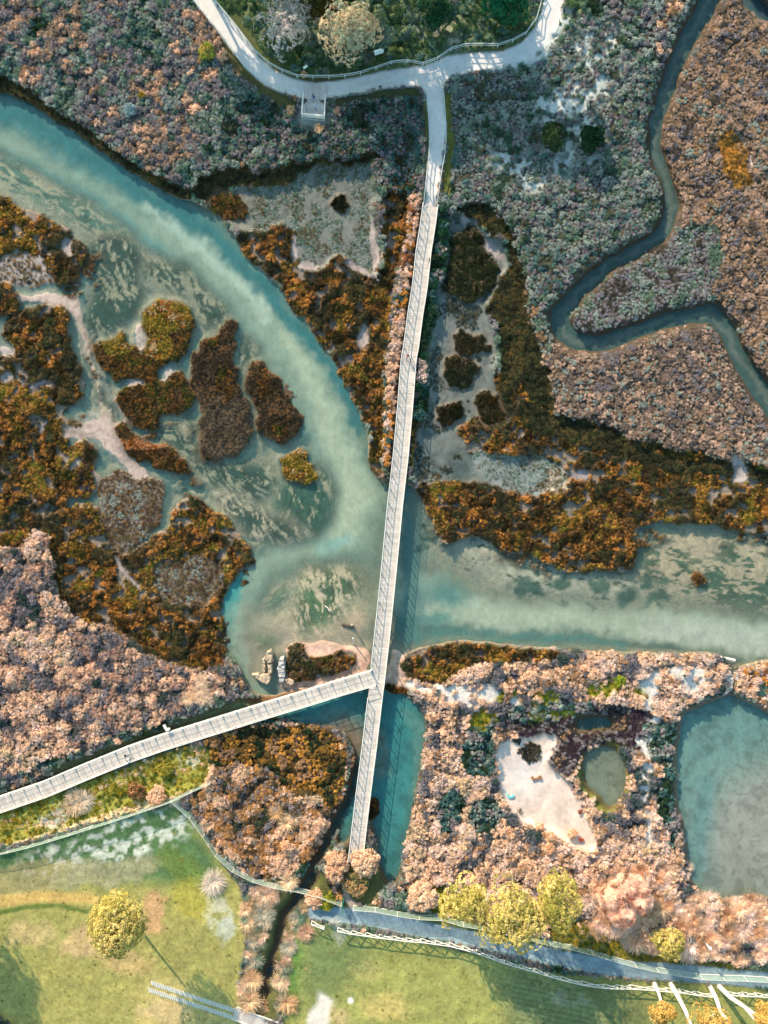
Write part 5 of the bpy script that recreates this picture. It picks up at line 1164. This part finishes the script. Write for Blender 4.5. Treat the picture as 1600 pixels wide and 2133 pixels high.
# ---- stepping slabs and foot bridge on the lawn ---------------------------------------------------------
g = empty('stepping_slabs', Pg(400, 2085), 'double row of small pale slabs laid across the left lawn', 'paving')
M_SLAB = flat_mat('slab_stone', (206, 206, 200), nscale=4, isl=.2)
for (a, b) in (((315,2047),(491,2106)), ((309,2061),(484,2119))):
    for k in range(37):
        t = (k + .5) / 37; p = Pg(a[0] + (b[0] - a[0]) * t, a[1] + (b[1] - a[1]) * t); mb = MB(); mb.box((p.x, p.y, p.z + .0), (.2, .82 + .1 * random.random(), .14), .32 + random.uniform(-.08, .08)); mb.build('slab', M_SLAB, g)
g = empty('footbridge', Pg(540, 2120), 'pale plank footbridge at the bottom edge where the dark ditch leaves the lawn', 'bridge')
mb = MB(); pts = [P(489, 2109, 1.5), P(520, 2122, 1.5), P(620, 2158, 1.5)]
for p, d in resample(pts, .2): mb.box(p, (.18, 2.0, .06), math.atan2(d.y, d.x))
mb.build('deck', M_WOODW, g)
for sd in (1, -1):
    mb = MB(); sm = resample(pts, 1.0)
    for (p, d), (q, e) in zip(sm[:-1], sm[1:]): mb.bar(p + perp(d) * sd * 1.05 + Vector((0, 0, .1)), q + perp(e) * sd * 1.05 + Vector((0, 0, .1)), .14, .18)
    mb.build('kerb', M_WHITE, g)
# lamp
g = empty('street_lamp', Pg(1456, 1946), 'white lamp on a short pole among the reeds by the round yellow bush', 'lamp'); b = g.location.copy()
mb = MB(); mb.tube([b + Vector((0, 0, -.1)), b + Vector((.02, 0, 2.9))], [.06, .05], 8); mb.build('pole', M_METAL, g)
mb = MB(); mb.tube([b + Vector((-.2, .3, 2.95)), b + Vector((.1, -.1, 3.0)), b + Vector((.5, -.55, 3.0)), b + Vector((.65, -.7, 2.97))], [.05, .13, .3, .1], 8); mb.build('lamp_head', M_WHITE, g)
# rubbish and debris in the pan
g1 = Pg(1061, 1659); mb = MB()
for a, b in (((-.3,.4),(-.1,-.2)),((-.1,-.2),(.7,.1)),((-.35,.5),(-.2,.1)),((.5,.0),(.75,.3))): mb.bar(Vector((g1.x + a[0], g1.y + a[1], g1.z + .12)), Vector((g1.x + b[0], g1.y + b[1], g1.z + .15)), .22, .16)
o = link('plastic_scrap', mb.mesh('plastic_scrap', flat_mat('turquoise_plastic', (90, 196, 200), nscale=5))); tag(o, 'bent turquoise plastic scrap lying on the pale pan', 'litter')
g1 = Pg(1117, 1622); mb = MB(); mb.box(g1 + Vector((0, 0, .1)), (1.2, .35, .24), .2); mb.box(g1 + Vector((-.6, .1, .15)), (.4, .7, .25), .5); mb.box(g1 + Vector((.6, .25, .15)), (.5, .6, .3), .3)
o = link('broken_crate', mb.mesh('broken_crate', flat_mat('brown_board', (140, 104, 78), nscale=5))); tag(o, 'dark broken wooden frame lying in the middle of the pale pan', 'debris')
g1 = Pg(1082, 1690); mb = MB(); r = random.Random(4)
for k in range(9):
    a = r.uniform(0, 6.28); mb.tube([g1 + Vector((0, 0, .05)), g1 + Vector((math.cos(a) * .6, math.sin(a) * .7, .5 * r.random()))], [.09, .03], 5)
o = link('tree_stump', mb.mesh('tree_stump', M_BARK)); tag(o, 'dead grey stump with splayed roots on the left of the pale pan', 'stump')
# ================================================================== plants that stand as single things
def arr_pal(pal, u): return pick(pal, u)
def pal(*c): return [(x, 1) for x in c]
def island(name, label, cat, palette, poly, sub, kind='tuft', sp=.28, r=(.17, .32), hh=1.4, warp=1.1, seed=1):
    poly = chaikin(list(poly), 2)
    xs = [p[0] for p in poly]; ys = [p[1] for p in poly]
    X, Y, rng = scatter_pts(sp, seed, min(xs) - 15, max(xs) + 15, min(ys) - 15, max(ys) + 15)
    wx = X + (26 * (fbm(X, Y, 60, 3, 1) - .5) + 22 * (fbm(X, Y, 16, 3, 5) - .5)) * warp; wy = Y + (26 * (fbm(X, Y, 60, 3, 2) - .5) + 22 * (fbm(X, Y, 16, 3, 6) - .5)) * warp
    ok = inpoly(wx, wy, poly) & (zat(X, Y) > .12); X, Y = X[ok], Y[ok]
    if len(X) < 3: return
    pts, scl, rz, tint, idx = plant_attrs(X, Y, rng, (kind, sp, r, hh, palette), seed + 40)
    if 'long narrow' in label:
        kp = ~((((X - 465) / 55) ** 2 + ((Y - 890) / 75) ** 2 < 1) & (rng.uniform(0, 1, len(X)) < .45)); X, Y, pts, scl, rz, tint, idx = X[kp], Y[kp], pts[kp], scl[kp], rz[kp], tint[kp], idx[kp]
    for p2, (cx_, cy_, rx, ry) in sub:
        inn = (((X - cx_) / rx) ** 2 + ((Y - cy_) / ry) ** 2 + .8 * (fbm(X, Y, 14, 2, 9) - .5)) < 1
        t2 = pick(p2, np.clip(.5 + 1.9 * (fbm(X, Y, 20, 2, 19) - .5) + rng.uniform(-.26, .26, len(X)), 0, .999)); tint[inn] = t2[inn]
    c = pts.mean(0); c[2] = pts[:, 2].min(); o = link(name, realise(kind, pts - c, scl, rz, tint, idx, name)); o.location = c
    return tag(o, label, cat)
for i, (nm, lb, pl, poly, sub) in enumerate(ISL): island(nm, lb, 'marsh island' if 'island' in nm else 'marsh clump', pl, poly, sub, seed=700 + i)

def bush(px, py, r, h, palette, label, name='shrub', cat='shrub', kind='clump', seed=0, n=None, q=.42, grp=None, ry=None):
    """a rounded bush: leaf clumps over a lumpy dome"""
    rng = np.random.default_rng(900 + seed); ry = ry or r; g0 = Pg(px, py); n = n or int(14 + 26 * r * ry)
    a = rng.uniform(0, 6.28, n); rr = np.sqrt(rng.uniform(0, 1, n)) * (1 + .12 * np.sin(3 * a + seed)) * .85
    X = rr * np.cos(a) * r; Y = rr * np.sin(a) * ry; zz = h * np.sqrt(np.clip(1 - rr ** 2, 0, 1)) * rng.uniform(.6, 1, n) * .8
    pts = np.stack([X, Y, zz], -1); s_ = rng.uniform(.7, 1.3, n) * q * min(1.2, max(.5, r)); scl = np.stack([s_, s_, s_ * .8], -1)
    tint = pick(palette, rng.uniform(0, .999, n)) * rng.uniform(.85, 1.15, (n, 1))
    o = link(name, realise(kind, pts, scl, rng.uniform(0, 6.28, n), tint, rng.integers(0, len(PROTO[kind]), n), name)); o.location = g0
    return tag(o, label, cat, grp)
def grass(px, py, r, palette, label, name='grass_tussock', cat='grass tussock', seed=0, k=4, ry=None, hh=.9):
    rng = np.random.default_rng(1200 + seed); ry = ry or r; a = rng.uniform(0, 6.28, k); rr = np.sqrt(rng.uniform(0, 1, k)) * .45
    pts = np.stack([rr * np.cos(a) * r, rr * np.sin(a) * ry, 0 * a - .05], -1); s_ = rng.uniform(.6, .95, k) * min(r, ry) * .9; s_[0] = min(r, ry) * .95
    tint = pick(palette, rng.uniform(0, .999, k)); o = link(name, realise('tussock', pts, np.stack([s_, s_, s_ * hh], -1), rng.uniform(0, 6.28, k), tint, rng.integers(0, 3, k), name))
    o.location = Pg(px, py); return tag(o, label, cat)
def blade(center, px, py):  # nothing
    pass

# ---- trees -----------------------------------------------------------------------------------------
def tree(px, py, z, r, rz_, palette, label, name='tree', seed=0, lobes=26, lean=None, trunk=.22, per=34, q=.42, trunk_pts=None, bark=None, kind='leaf', ry=None, gap=.0, limbs=5, tall=None, cat='tree', low=-.35, rnd=0):
    """px,py: where the crown's centre is seen; z: height of the crown's centre above the water"""
    rng = np.random.default_rng(1500 + seed); c = P(px, py, z); ry = ry or r
    if trunk_pts is None:
        bx, by = unproj(c.x, c.y, 1.3); base = Vector((c.x, c.y, Z(bx, by))); tp = [base, base.lerp(c, .4) + Vector((.15, .1, 0)), c + Vector((0, 0, -.1 * rz_))]
    else: tp = [P(a, b, h) for a, b, h in trunk_pts]; base = tp[0]
    root = empty(name, base, label, cat)
    mb = MB(); n = len(tp); mb.tube([tp[0] - Vector((0, 0, .2))] + tp[1:], [trunk * (1 - .55 * i / (n - 1)) for i in range(n)], 9)
    rr_ = random.Random(seed)
    for k in range(limbs):
        a = 6.28 * k / limbs + rr_.uniform(-.4, .4); e = c + Vector((math.cos(a) * r * .7, math.sin(a) * ry * .7, rz_ * rr_.uniform(-.1, .6))); st = tp[-1].lerp(tp[-2], rr_.uniform(0, .5))
        m_ = st.lerp(e, .5) + Vector((rr_.uniform(-.2, .2) * r * .4, rr_.uniform(-.2, .2) * r * .4, .1 * r))
        mb.tube([st, m_, e], [trunk * .4, trunk * .26, trunk * .1], 6)
        for s2 in range(2): mb.tube([m_, m_.lerp(e, .5) + Vector((rr_.uniform(-1, 1), rr_.uniform(-1, 1), .3)) * r * .25], [trunk * .2, trunk * .06], 5)
    mb.build('trunk', bark or M_BARK, root)
    # crown lobes
    d = unit(rng.normal(size=(lobes, 3))); d[:, 2] = np.where(d[:, 2] < low, -d[:, 2], d[:, 2]); f = (rng.uniform(.66, .76, lobes) if rnd else rng.uniform(.45, .82, lobes)) * (1 + (.02 if rnd else .10) * np.sin(2.7 * np.arctan2(d[:, 1], d[:, 0]) + seed))
    lc = d * f[:, None] * np.array([r, ry, rz_]); lr = (rng.uniform(.26, .36, lobes) if rnd else rng.uniform(.22, .40, lobes)) * min(r, ry)
    P_ = []; D_2 = []; T_ = []
    lt = pick(palette, rng.uniform(0, .999, lobes))
    for i in range(lobes):
        if rng.uniform() < gap: continue
        v = unit(rng.normal(size=(per, 3))); v = v[v[:, 2] > -.75]; out = v * lr[i] * rng.uniform(.75, 1.08, (len(v), 1)); p = lc[i] + out
        P_.append(p); D_2.append(unit(v + .3 * d[i])); T_.append(np.repeat((lt[i] * .6 + .4 * pick(palette, rng.uniform(0, .999, 1))[0])[None], len(p), 0) * rng.uniform(.82, 1.18, (len(p), 1)))
    p = np.concatenate(P_); dd = np.concatenate(D_2); t = np.concatenate(T_); s_ = rng.uniform(.7, 1.25, len(p)) * q
    o = link('crown', realise(kind, p + np.array(c - base), np.stack([s_, s_, s_ * .6], -1), rng.uniform(0, 6.28, len(p)), t, rng.integers(0, len(PROTO[kind]), len(p)), 'crown', dirs=dd), parent=root)
    return root
YEL = pal((216,196,108),(226,208,124),(180,170,88),(238,214,146),(140,140,70))
tree(246, 1924, 11.5, 4.2, 3.6, YEL, 'round yellow green tree standing alone on the left lawn', 'lawn_tree', 1, lobes=90, per=24, rnd=1, ry=4.9, trunk_pts=[(262,1899,1.3),(255,1911,6),(247,1922,11)])
tree(966, 1874, 8.5, 3.9, 3.4, YEL, 'left crown of the big yellow green tree group by the blue grey path', 'broadleaf_tree', 2, lobes=36)
tree(1066, 1908, 9.6, 5.4, 4.2, YEL, 'largest middle crown of the yellow green tree group by the blue grey path', 'broadleaf_tree', 3, lobes=56, ry=4.9)
tree(1160, 1878, 8.6, 4.1, 3.4, YEL, 'right crown of the yellow green tree group next to the pink feathery tree', 'broadleaf_tree', 4, lobes=36, ry=4.4)
tree(1392, 1958, 3.9, 2.7, 1.9, YEL, 'small round yellow green tree standing alone among the reeds at the lower right', 'broadleaf_tree', 5, lobes=26, q=.34)
tree(1306, 1874, 4.0, 4.5, 2.0, pal((242,198,174),(236,184,160),(246,210,188),(226,172,146)), 'feathery salmon pink tamarisk tree between the yellow trees and the large pond', 'tamarisk_tree', 6, lobes=40, kind='tussock', q=.95, per=7, gap=.28, ry=4.9)
tree(600, 52, 5.4, 5.1, 2.3, pal((232,212,200),(214,202,194),(240,220,200),(190,186,180)), 'pale pinkish white thin crowned tree at the top with bare limbs showing', 'pale_tree', 7, lobes=34, per=20, gap=.22, bark=M_BARKW, trunk=.3, limbs=9, q=.46)
tree(728, 66, 7.0, 4.7, 3.4, pal((232,206,166),(204,198,164),(238,208,172),(166,180,154)), 'peach and green bushy tree at the top beside the information board', 'broadleaf_tree', 8, lobes=44, ry=5.2, limbs=7)
tree(791, 72, 3.9, 2.5, 2.0, pal((104,128,108),(120,138,120)), 'small grey green tree squeezed beside the peach topped tree', 'small_tree', 9, lobes=18)
tree(668, 8, 6, 2.6, 2.6, pal((70,74,40),(92,84,44)), 'dark olive tree between the two big crowns at the top edge', 'small_tree', 10, lobes=18)
tree(1048, 12, 4.2, 4.2, 2.2, pal((46,112,74),(58,124,86),(40,92,62)), 'bright green bushy tree at the top edge inside the path loop', 'green_tree', 11, lobes=34, ry=3.4)
tree(1232, 290, 3.2, 2.2, 1.6, pal((40,66,44),(50,78,54)), 'round dark green bush tree at the edge of the white sand patches', 'small_tree', 12, lobes=22, cat='bush')
tree(1154, 284, 3.0, 2.0, 1.4, pal((70,88,54),(58,76,52)), 'olive green bush tree between the white sand patches', 'small_tree', 13, lobes=20, ry=2.6, cat='bush')
tree(905, 30, 3.6, 2.6, 1.8, pal((52,96,66),(44,80,56)), 'dark green bush at the top edge above the path junction', 'small_tree', 14, lobes=20, cat='bush')
GUM = pal((196,160,84),(212,178,104),(176,144,70),(220,190,124))
tree(1375, 2104, 6.0, 2.1, 1.8, GUM, 'tall white trunk tree furthest left in the lower right row, small golden crown', 'tall_tree', 20, lobes=22, trunk_pts=[(1363,2047,1.3),(1372,2068,3.2),(1379,2092,5.4)], bark=M_BARKW, trunk=.36, limbs=3)
tree(1483, 2144, 10.5, 3.9, 2.4, GUM, 'second tall white trunk in the lower right row, with a wide golden crown', 'tall_tree', 21, lobes=34, trunk_pts=[(1397,2049,1.3),(1412,2075,3.8),(1428,2106,6.6),(1440,2135,9.3),(1460,2142,10)], bark=M_BARKW, trunk=.42, limbs=4)
tree(1552, 2190, 13, 3.0, 2.4, GUM, 'tall white trunk tree third in the lower right row, crown below the frame', 'tall_tree', 22, lobes=24, trunk_pts=[(1479,2054,1.3),(1492,2080,4.0),(1502,2110,6.6),(1524,2135,9.2),(1545,2170,12)], bark=M_BARKW, trunk=.38, limbs=3)
tree(1600, 2112, 9.6, 2.4, 2.0, GUM, 'leaning white trunk tree on the right of the lower right row with a forked stem', 'tall_tree', 23, lobes=24, trunk_pts=[(1497,2054,1.3),(1522,2078,3.6),(1555,2100,6.3),(1582,2119,8.8)], bark=M_BARKW, trunk=.42, limbs=3)
g = [o for o in bpy.data.objects if o.get('label', '').startswith('leaning white trunk')][0]
mb = MB(); mb.tube([P(1550,2097,5.9), P(1562,2112,7.2), P(1582,2136,9.5)], [.2, .17, .1], 7); mb.build('fork_limb', M_BARKW, g)

# ---- single bushes and tussocks ----------------------------------------------------------------------
PK = pal((236,196,160),(240,204,172),(222,176,138),(230,184,150)); PG = pal((238,206,172),(244,214,184),(226,186,152)); TN = pal((240,204,162),(232,192,148),(246,214,176),(216,172,124)); DT = pal((200,188,166),(176,174,154),(220,198,168))
island('black_bush', 'round blackish bush with a green heart at the top of the pale pan', 'bush', pal((50,50,40),(66,64,52),(84,80,62)), [(1085,1572),(1092,1555),(1108,1550),(1124,1556),(1129,1572),(1122,1590),(1106,1596),(1090,1588)], [], kind='fineclump', sp=.3, r=(.26,.36), hh=.9, seed=760)
island('black_bush', 'small blackish bush beside the larger round one on the pale pan', 'bush', pal((56,60,48),(70,72,58)), [(1070,1548),(1080,1540),(1090,1548),(1086,1560),(1076,1562)], [], kind='fineclump', sp=.3, r=(.24,.32), hh=.9, seed=761)
BL = [
 (1123,1720,.85,1.1,PK,'left of the two round peach bushes standing free on the lower pan'), (1191,1733,.85,1.0,PK,'right of the two round peach bushes standing free on the lower pan'),
 (1210,1748,.35,.4,pal((200,110,84),),'tiny red brown bush in the shadow at the lower right of the pan'), (1146,1742,.9,1.0,PK,'peach bush at the lower rim of the pan below the free standing left one'),
 (1143,1765,.9,1.0,PK,'second peach bush on the lower rim of the pan, touching the scrub'), (1208,1690,.4,.4,pal((150,90,70),),'tiny brown bush on the right rim of the pan'),
 (1036,1608,.5,.6,PK,'small peach bush on the left rim of the pan'), (775,1518,.5,.5,pal((220,150,90),),'small bright orange tuft on the mud beside the lower boardwalk'),
 (750,1543,.45,.6,pal((206,130,50),),'small orange bush at the left foot of the lower boardwalk'),
 (288,1645,1.5,1.2,pal((150,108,70),(196,140,100),(110,96,56)),'round brown and peach bush on the weedy verge'), (330,1655,1.7,1.3,PK,'wide peach bush on the verge just above the net fence'),
 (345,1600,1.3,.9,pal((160,150,60),(180,160,70)),'yellow green bush on the verge near the left boardwalk'), (600,1760,1.2,1.2,PK,'peach bush beside the dark ditch below the marsh bushes'),
 (1290,1418,1.0,.8,pal((150,160,50),(110,130,50)),'yellow green bush in the grassy strip behind the channel bank'), (272,232,1.1,.9,pal((170,190,190),(150,170,168)),'whitish bush in the scrub above the channel'),
 (296,200,.6,.6,pal((190,150,40),(150,130,50)),'small yellow bush in the scrub above the channel'), (433,112,1.4,1.1,pal((170,180,70),(120,140,70),(200,170,90)),'yellow green bush at the edge of the grass beside the gravel path'),
 (465,120,.9,.9,PK,'peach bush at the edge of the grass beside the gravel path'), (605,232,.8,.8,TN,'orange peach bush left of the viewing platform'), (704,236,.8,.7,PK,'peach bush right of the viewing platform'),
 (664,270,.8,.5,TN,'low orange bush just below the viewing platform'), (634,158,.6,.8,TN,'orange bush in front of the small white board'),
]
for i, (x, y, r_, h_, pl_, lb) in enumerate(BL): bush(x, y, r_, h_, pl_, lb, seed=i)
bush(680, 1872, 1.6, 1.1, pal((170,164,60),(150,150,50),(110,120,50)), 'yellow green bush beside the top of the blue grey path', seed=60)
bush(655, 1868, 1.6, 1.4, PK, 'peach bush on the right bank where the net fence crosses the ditch', seed=61)
bush(742, 1835, 2.3, 1.8, pal((206,170,120),(196,156,110),(120,120,80)), 'golden peach bush between the foot trail and the teal pool', seed=62)
bush(762, 1790, 2.5, 2.2, PG, 'large pale peach bush beside the end of the lower boardwalk', seed=63, ry=2.6)
bush(700, 1800, 1.9, 1.8, PK, 'peach bush left of the end of the lower boardwalk', seed=64, ry=3.0)
bush(880, 1862, 2.8, 2.0, PG, 'bright peach bush on the right bank at the foot of the teal pool', seed=65, ry=2.6)
GR = [
 (515,1892,1.4,TN,'tan tussock highest on the west bank of the dark ditch'), (520,1925,1.5,TN,'second tan tussock from the top on the west bank of the dark ditch'), (522,1962,1.5,DT,'grey tan tussock halfway down the west bank of the dark ditch'),
 (528,2000,1.6,DT,'fourth tussock down the west bank of the dark ditch, greyish'), (525,2035,1.9,TN,'broad orange tan tussock low on the west bank of the dark ditch'), (520,2075,2.4,TN,'largest orange tussock at the bottom of the west bank, beside the slabs'),
 (545,2098,2.0,TN,'orange tussock just above the plank footbridge'), (600,1975,1.5,DT,'uppermost grey tan tussock on the east bank of the dark ditch'), (592,2010,1.4,PK,'peach tussock on the east bank of the dark ditch'),
 (584,2048,1.7,TN,'round tan tussock low on the east bank of the dark ditch'), (600,2092,2.1,TN,'wide tan tussock at the bottom of the east bank of the dark ditch'), (562,1865,2.0,PK,'rounded peach tussock at the head of the west bank just under the net fence'),
 (552,1905,2.2,DT,'wide grey green tussock leaning over the dark ditch'), (606,1832,2.0,TN,'tan tussock touching the net fence at the ditch crossing'), (635,1940,1.7,pal((222,180,150),(206,164,132),(160,144,116)),'brown peach tussock beside the short white fence bay'),
 (615,1912,1.2,DT,'small grey tussock on the east bank above the lawn corner'),
 (412,1440,1.8,PG,'pale straw tussock at the right end of the peach scrub near the channel'), (432,1452,1.7,PG,'pale straw tussock nearest the bare bank by the left boardwalk'), (398,1455,1.4,PG,'straw tussock left of the pair near the channel bank'), (420,1420,1.5,PG,'straw tussock above the pair near the channel bank'),
 (605,1705,2.0,TN,'tall tan tussock in the bushes between boardwalk and ditch'), (575,1690,1.6,TN,'tan tussock left of the tall one in the bushes by the ditch'),
]
for i, (x, y, r_, pl_, lb) in enumerate(GR): grass(x, y, r_, pl_, lb, seed=i, k=5)
grass(163, 1666, 3.1, pal((232,214,190),(224,200,170),(214,180,140)), 'large cream pampas grass on the weedy verge below the left boardwalk', 'pampas_grass', 'pampas grass', 50, 14, ry=2.2, hh=.7)
grass(450, 1842, 2.3, pal((232,216,196),(226,200,176)), 'cream pampas grass in the right corner of the left lawn', 'pampas_grass', 'pampas grass', 51, 12, ry=2.6, hh=.7)

# ---- trees beyond the top and left edges: they cast the shade that lies over the paths ------------------
def far_tree(px, py, h, r, lb, seed, cr=.5):
    tree(px, py, 1.5 + h - r * .8, r, r * .8, pal((70,86,50),(84,96,60)), lb, 'shade_tree', seed, lobes=26, per=26, q=.7, trunk=.35)
for i, (x, y, h, r) in enumerate([(380,-150,12,4.2),(470,-140,12,4.5),(560,-150,12,4.5),(640,-140,11,4.2),(720,-250,17,5.2),(800,-180,14,5),(880,-240,17,5.4),(960,-190,14,5),(1010,-330,20,5),(880,-360,20,5)]):
    far_tree(x, y, h, r, 'tall tree beyond the top edge, number %s from the left of its belt' % ['one','two','three','four','five','six','seven','eight','nine','ten','eleven','twelve','thirteen','fourteen','fifteen'][i], 40 + i)
far_tree(-275, 1800, 16, 6, 'tall tree beyond the left edge whose shade falls on the lawn corner', 70)
far_tree(-290, 1930, 15, 6, 'second tall tree beyond the left edge near the lawn', 71)
far_tree(-380, 1720, 16, 6, 'third tall tree beyond the left edge, above the lawn', 72)

# ---- people ---------------------------------------------------------------------------------------------
def person(px, py, z, heading, shirt, trous, hair, label, stride=.28, arm=.25, skin=(196,150,124), s=1.0):
    J = {'pel': (0, 0, .95, .135), 'bel': (0, 0, 1.10, .125), 'che': (0, .01, 1.30, .15), 'nek': (0, 0, 1.46, .06), 'hd0': (0, .015, 1.56, .085), 'hd1': (0, .01, 1.66, .095), 'hd2': (0, 0, 1.73, .06)}
    E = [('pel', 'bel'), ('bel', 'che'), ('che', 'nek'), ('nek', 'hd0'), ('hd0', 'hd1'), ('hd1', 'hd2')]
    for sd, n in ((1, 'r'), (-1, 'l')):
        st = stride * sd; ar = -arm * sd
        J['hip' + n] = (.1 * sd, 0, .9, .1); J['kne' + n] = (.1 * sd, st * .5 + .05, .5, .065); J['ank' + n] = (.1 * sd, st, .09, .045); J['toe' + n] = (.11 * sd, st + .17, .04, .04)
        J['sho' + n] = (.19 * sd, 0, 1.41, .065); J['elb' + n] = (.25 * sd, ar * .5 - .03, 1.14, .045); J['wri' + n] = (.26 * sd, ar + .06, .92, .032); J['pal' + n] = (.26 * sd, ar + .09, .85, .036)
        E += [('pel', 'hip' + n), ('hip' + n, 'kne' + n), ('kne' + n, 'ank' + n), ('ank' + n, 'toe' + n), ('che', 'sho' + n), ('sho' + n, 'elb' + n), ('elb' + n, 'wri' + n), ('wri' + n, 'pal' + n)]
        for f, (dx, dl) in enumerate(((-.025, .075), (-.009, .088), (.009, .082), (.025, .062))):
            J['fa%d' % f + n] = (.26 * sd + .004 * sd, ar + .095 + dx, .80, .012); J['fb%d' % f + n] = (.255 * sd, ar + .105 + dx, .82 - dl, .009); E += [('pal' + n, 'fa%d' % f + n), ('fa%d' % f + n, 'fb%d' % f + n)]
        J['th' + n] = (.235 * sd, ar + .125, .82, .010); E.append(('pal' + n, 'th' + n))
    keys = list(J); me = bpy.data.meshes.new('person'); me.from_pydata([J[k][:3] for k in keys], [(keys.index(a), keys.index(b)) for a, b in E], [])
    tmp = bpy.data.objects.new('tmp', me); COL.objects.link(tmp); sk = tmp.modifiers.new('s', 'SKIN')
    if not me.skin_vertices:
        bm = bmesh.new(); bm.from_mesh(me); bm.verts.layers.skin.verify(); bm.to_mesh(me); bm.free()
    for i, k in enumerate(keys): me.skin_vertices[0].data[i].radius = (J[k][3], J[k][3]); me.skin_vertices[0].data[i].use_root = (k == 'pel')
    sb = tmp.modifiers.new('u', 'SUBSURF'); sb.levels = 1; sb.render_levels = 1
    dg = bpy.context.evaluated_depsgraph_get(); body = bpy.data.meshes.new_from_object(tmp.evaluated_get(dg)); bpy.data.objects.remove(tmp)
    body.name = 'person'; ms = [flat_mat('skin', skin), flat_mat('shirt', shirt), flat_mat('trousers', trous), flat_mat('shoes', (50, 46, 44))]
    body.materials.clear(); [body.materials.append(m) for m in ms]
    for p in body.polygons:
        c = p.center; ax_ = abs(c.x)
        p.material_index = 3 if c.z < .12 else 2 if c.z < .98 and ax_ < .21 else 1 if (c.z < 1.45 and (ax_ < .2 or c.z > 1.1)) else 0
        p.use_smooth = True
    # face: nose, brow and ears as part of the head
    o = link('person', body); o.location = P(px, py, z); o.rotation_euler = (0, 0, heading); o.scale = (s, s, s); tag(o, label, 'person')
    hb = bmesh.new(); bmesh.ops.create_uvsphere(hb, u_segments=16, v_segments=10, radius=.115)
    for v in hb.verts:
        v.co.z *= 1.05
        if v.co.y > .03 and v.co.z < .03: v.co *= .8
    hm = bpy.data.meshes.new('hair'); hb.to_mesh(hm); hb.free(); h = link('hair', hm, flat_mat('hair', hair), parent=o); h.location = (0, -.02, 1.68)
    fb = MB(); fb.tube([(0, .10, 1.63), (0, .135, 1.60)], [.012, .02], 6); fb.tube([(.035, .095, 1.64), (.035, .108, 1.64)], [.012, .008], 6); fb.tube([(-.035, .095, 1.64), (-.035, .108, 1.64)], [.012, .008], 6); fb.tube([(-.03, .1, 1.56), (.03, .1, 1.56)], [.01, .01], 5)
    for sd in (1, -1): fb.tube([(sd * .095, 0, 1.60), (sd * .105, 0, 1.65)], [.02, .025], 6)
    f = link('face', fb.mesh('face', ms[0]), parent=o)
    return o
person(849, 744, ZD, math.radians(170), (150, 60, 66), (120, 40, 48), (70, 50, 40), 'person in dark red clothes walking on the long boardwalk')
person(856.5, 749, ZD, math.radians(176), (240, 238, 234), (40, 66, 80), (60, 46, 36), 'person in a white top and dark trousers walking on the long boardwalk')
person(265.5, 1571, ZD, math.radians(108), (56, 66, 92), (60, 66, 84), (200, 190, 180), 'person in a dark blue top walking on the left boardwalk')
person(272.5, 1578, ZD, math.radians(104), (244, 244, 244), (54, 60, 80), (50, 42, 36), 'person in a white top walking on the left boardwalk next to the railing')
person(654.5, 209, zp, math.radians(178), (40, 56, 110), (70, 130, 160), (60, 50, 44), 'person in a navy top standing on the viewing platform')
person(658.5, 229, zp, math.radians(150), (120, 180, 215), (90, 130, 160), (160, 150, 140), 'person in pale blue near the lower rail of the viewing platform', s=.95, stride=.1)
# ================================================================== camera, sun, sky
cam_d = bpy.data.cameras.new('camera'); cam = bpy.data.objects.new('camera', cam_d); COL.objects.link(cam)
cam.location = (0, 0, CAMH); cam.rotation_euler = (0, 0, 0)
cam_d.sensor_fit = 'VERTICAL'; cam_d.sensor_height = 24; cam_d.lens = 24 / (2 * (1066.5 * S / CAMH)); cam_d.clip_end = 30000; cam_d.clip_start = .5
sc.camera = cam
sun_d = bpy.data.lights.new('sun', 'SUN'); sun = bpy.data.objects.new('sun', sun_d); COL.objects.link(sun)
sun_d.energy = 3.7; sun_d.angle = math.radians(.6); sun_d.color = (1.0, .80, .60)
d = Vector((SHADOW[0] * math.cos(SUN_EL), SHADOW[1] * math.cos(SUN_EL), -math.sin(SUN_EL)))
sun.rotation_euler = d.to_track_quat('-Z', 'Y').to_euler(); sun.location = (-60, 90, 60)
w = bpy.data.worlds.new('World'); sc.world = w; w.use_nodes = True; nt = w.node_tree
bg = nt.nodes['Background']; sky = nt.nodes.new('ShaderNodeTexSky'); sky.sky_type = 'NISHITA'; sky.sun_disc = False
sky.sun_elevation = SUN_EL; sky.sun_rotation = math.atan2(-SHADOW[0], -SHADOW[1]); sky.altitude = 20; sky.air_density = 1.0; sky.dust_density = .6; sky.ozone_density = 1.0
tn = nt.nodes.new('ShaderNodeMix'); tn.data_type = 'RGBA'; tn.blend_type = 'MULTIPLY'; tn.inputs[0].default_value = 1; tn.inputs[7].default_value = (.90, 1.05, .92, 1)
nt.links.new(sky.outputs[0], tn.inputs[6]); nt.links.new(tn.outputs[2], bg.inputs[0]); bg.inputs[1].default_value = .15
sc.view_settings.view_transform = 'Standard'; sc.view_settings.look = 'None'; sc.view_settings.exposure = 1.2; sc.view_settings.gamma = 1
sc.view_settings.use_curve_mapping = False
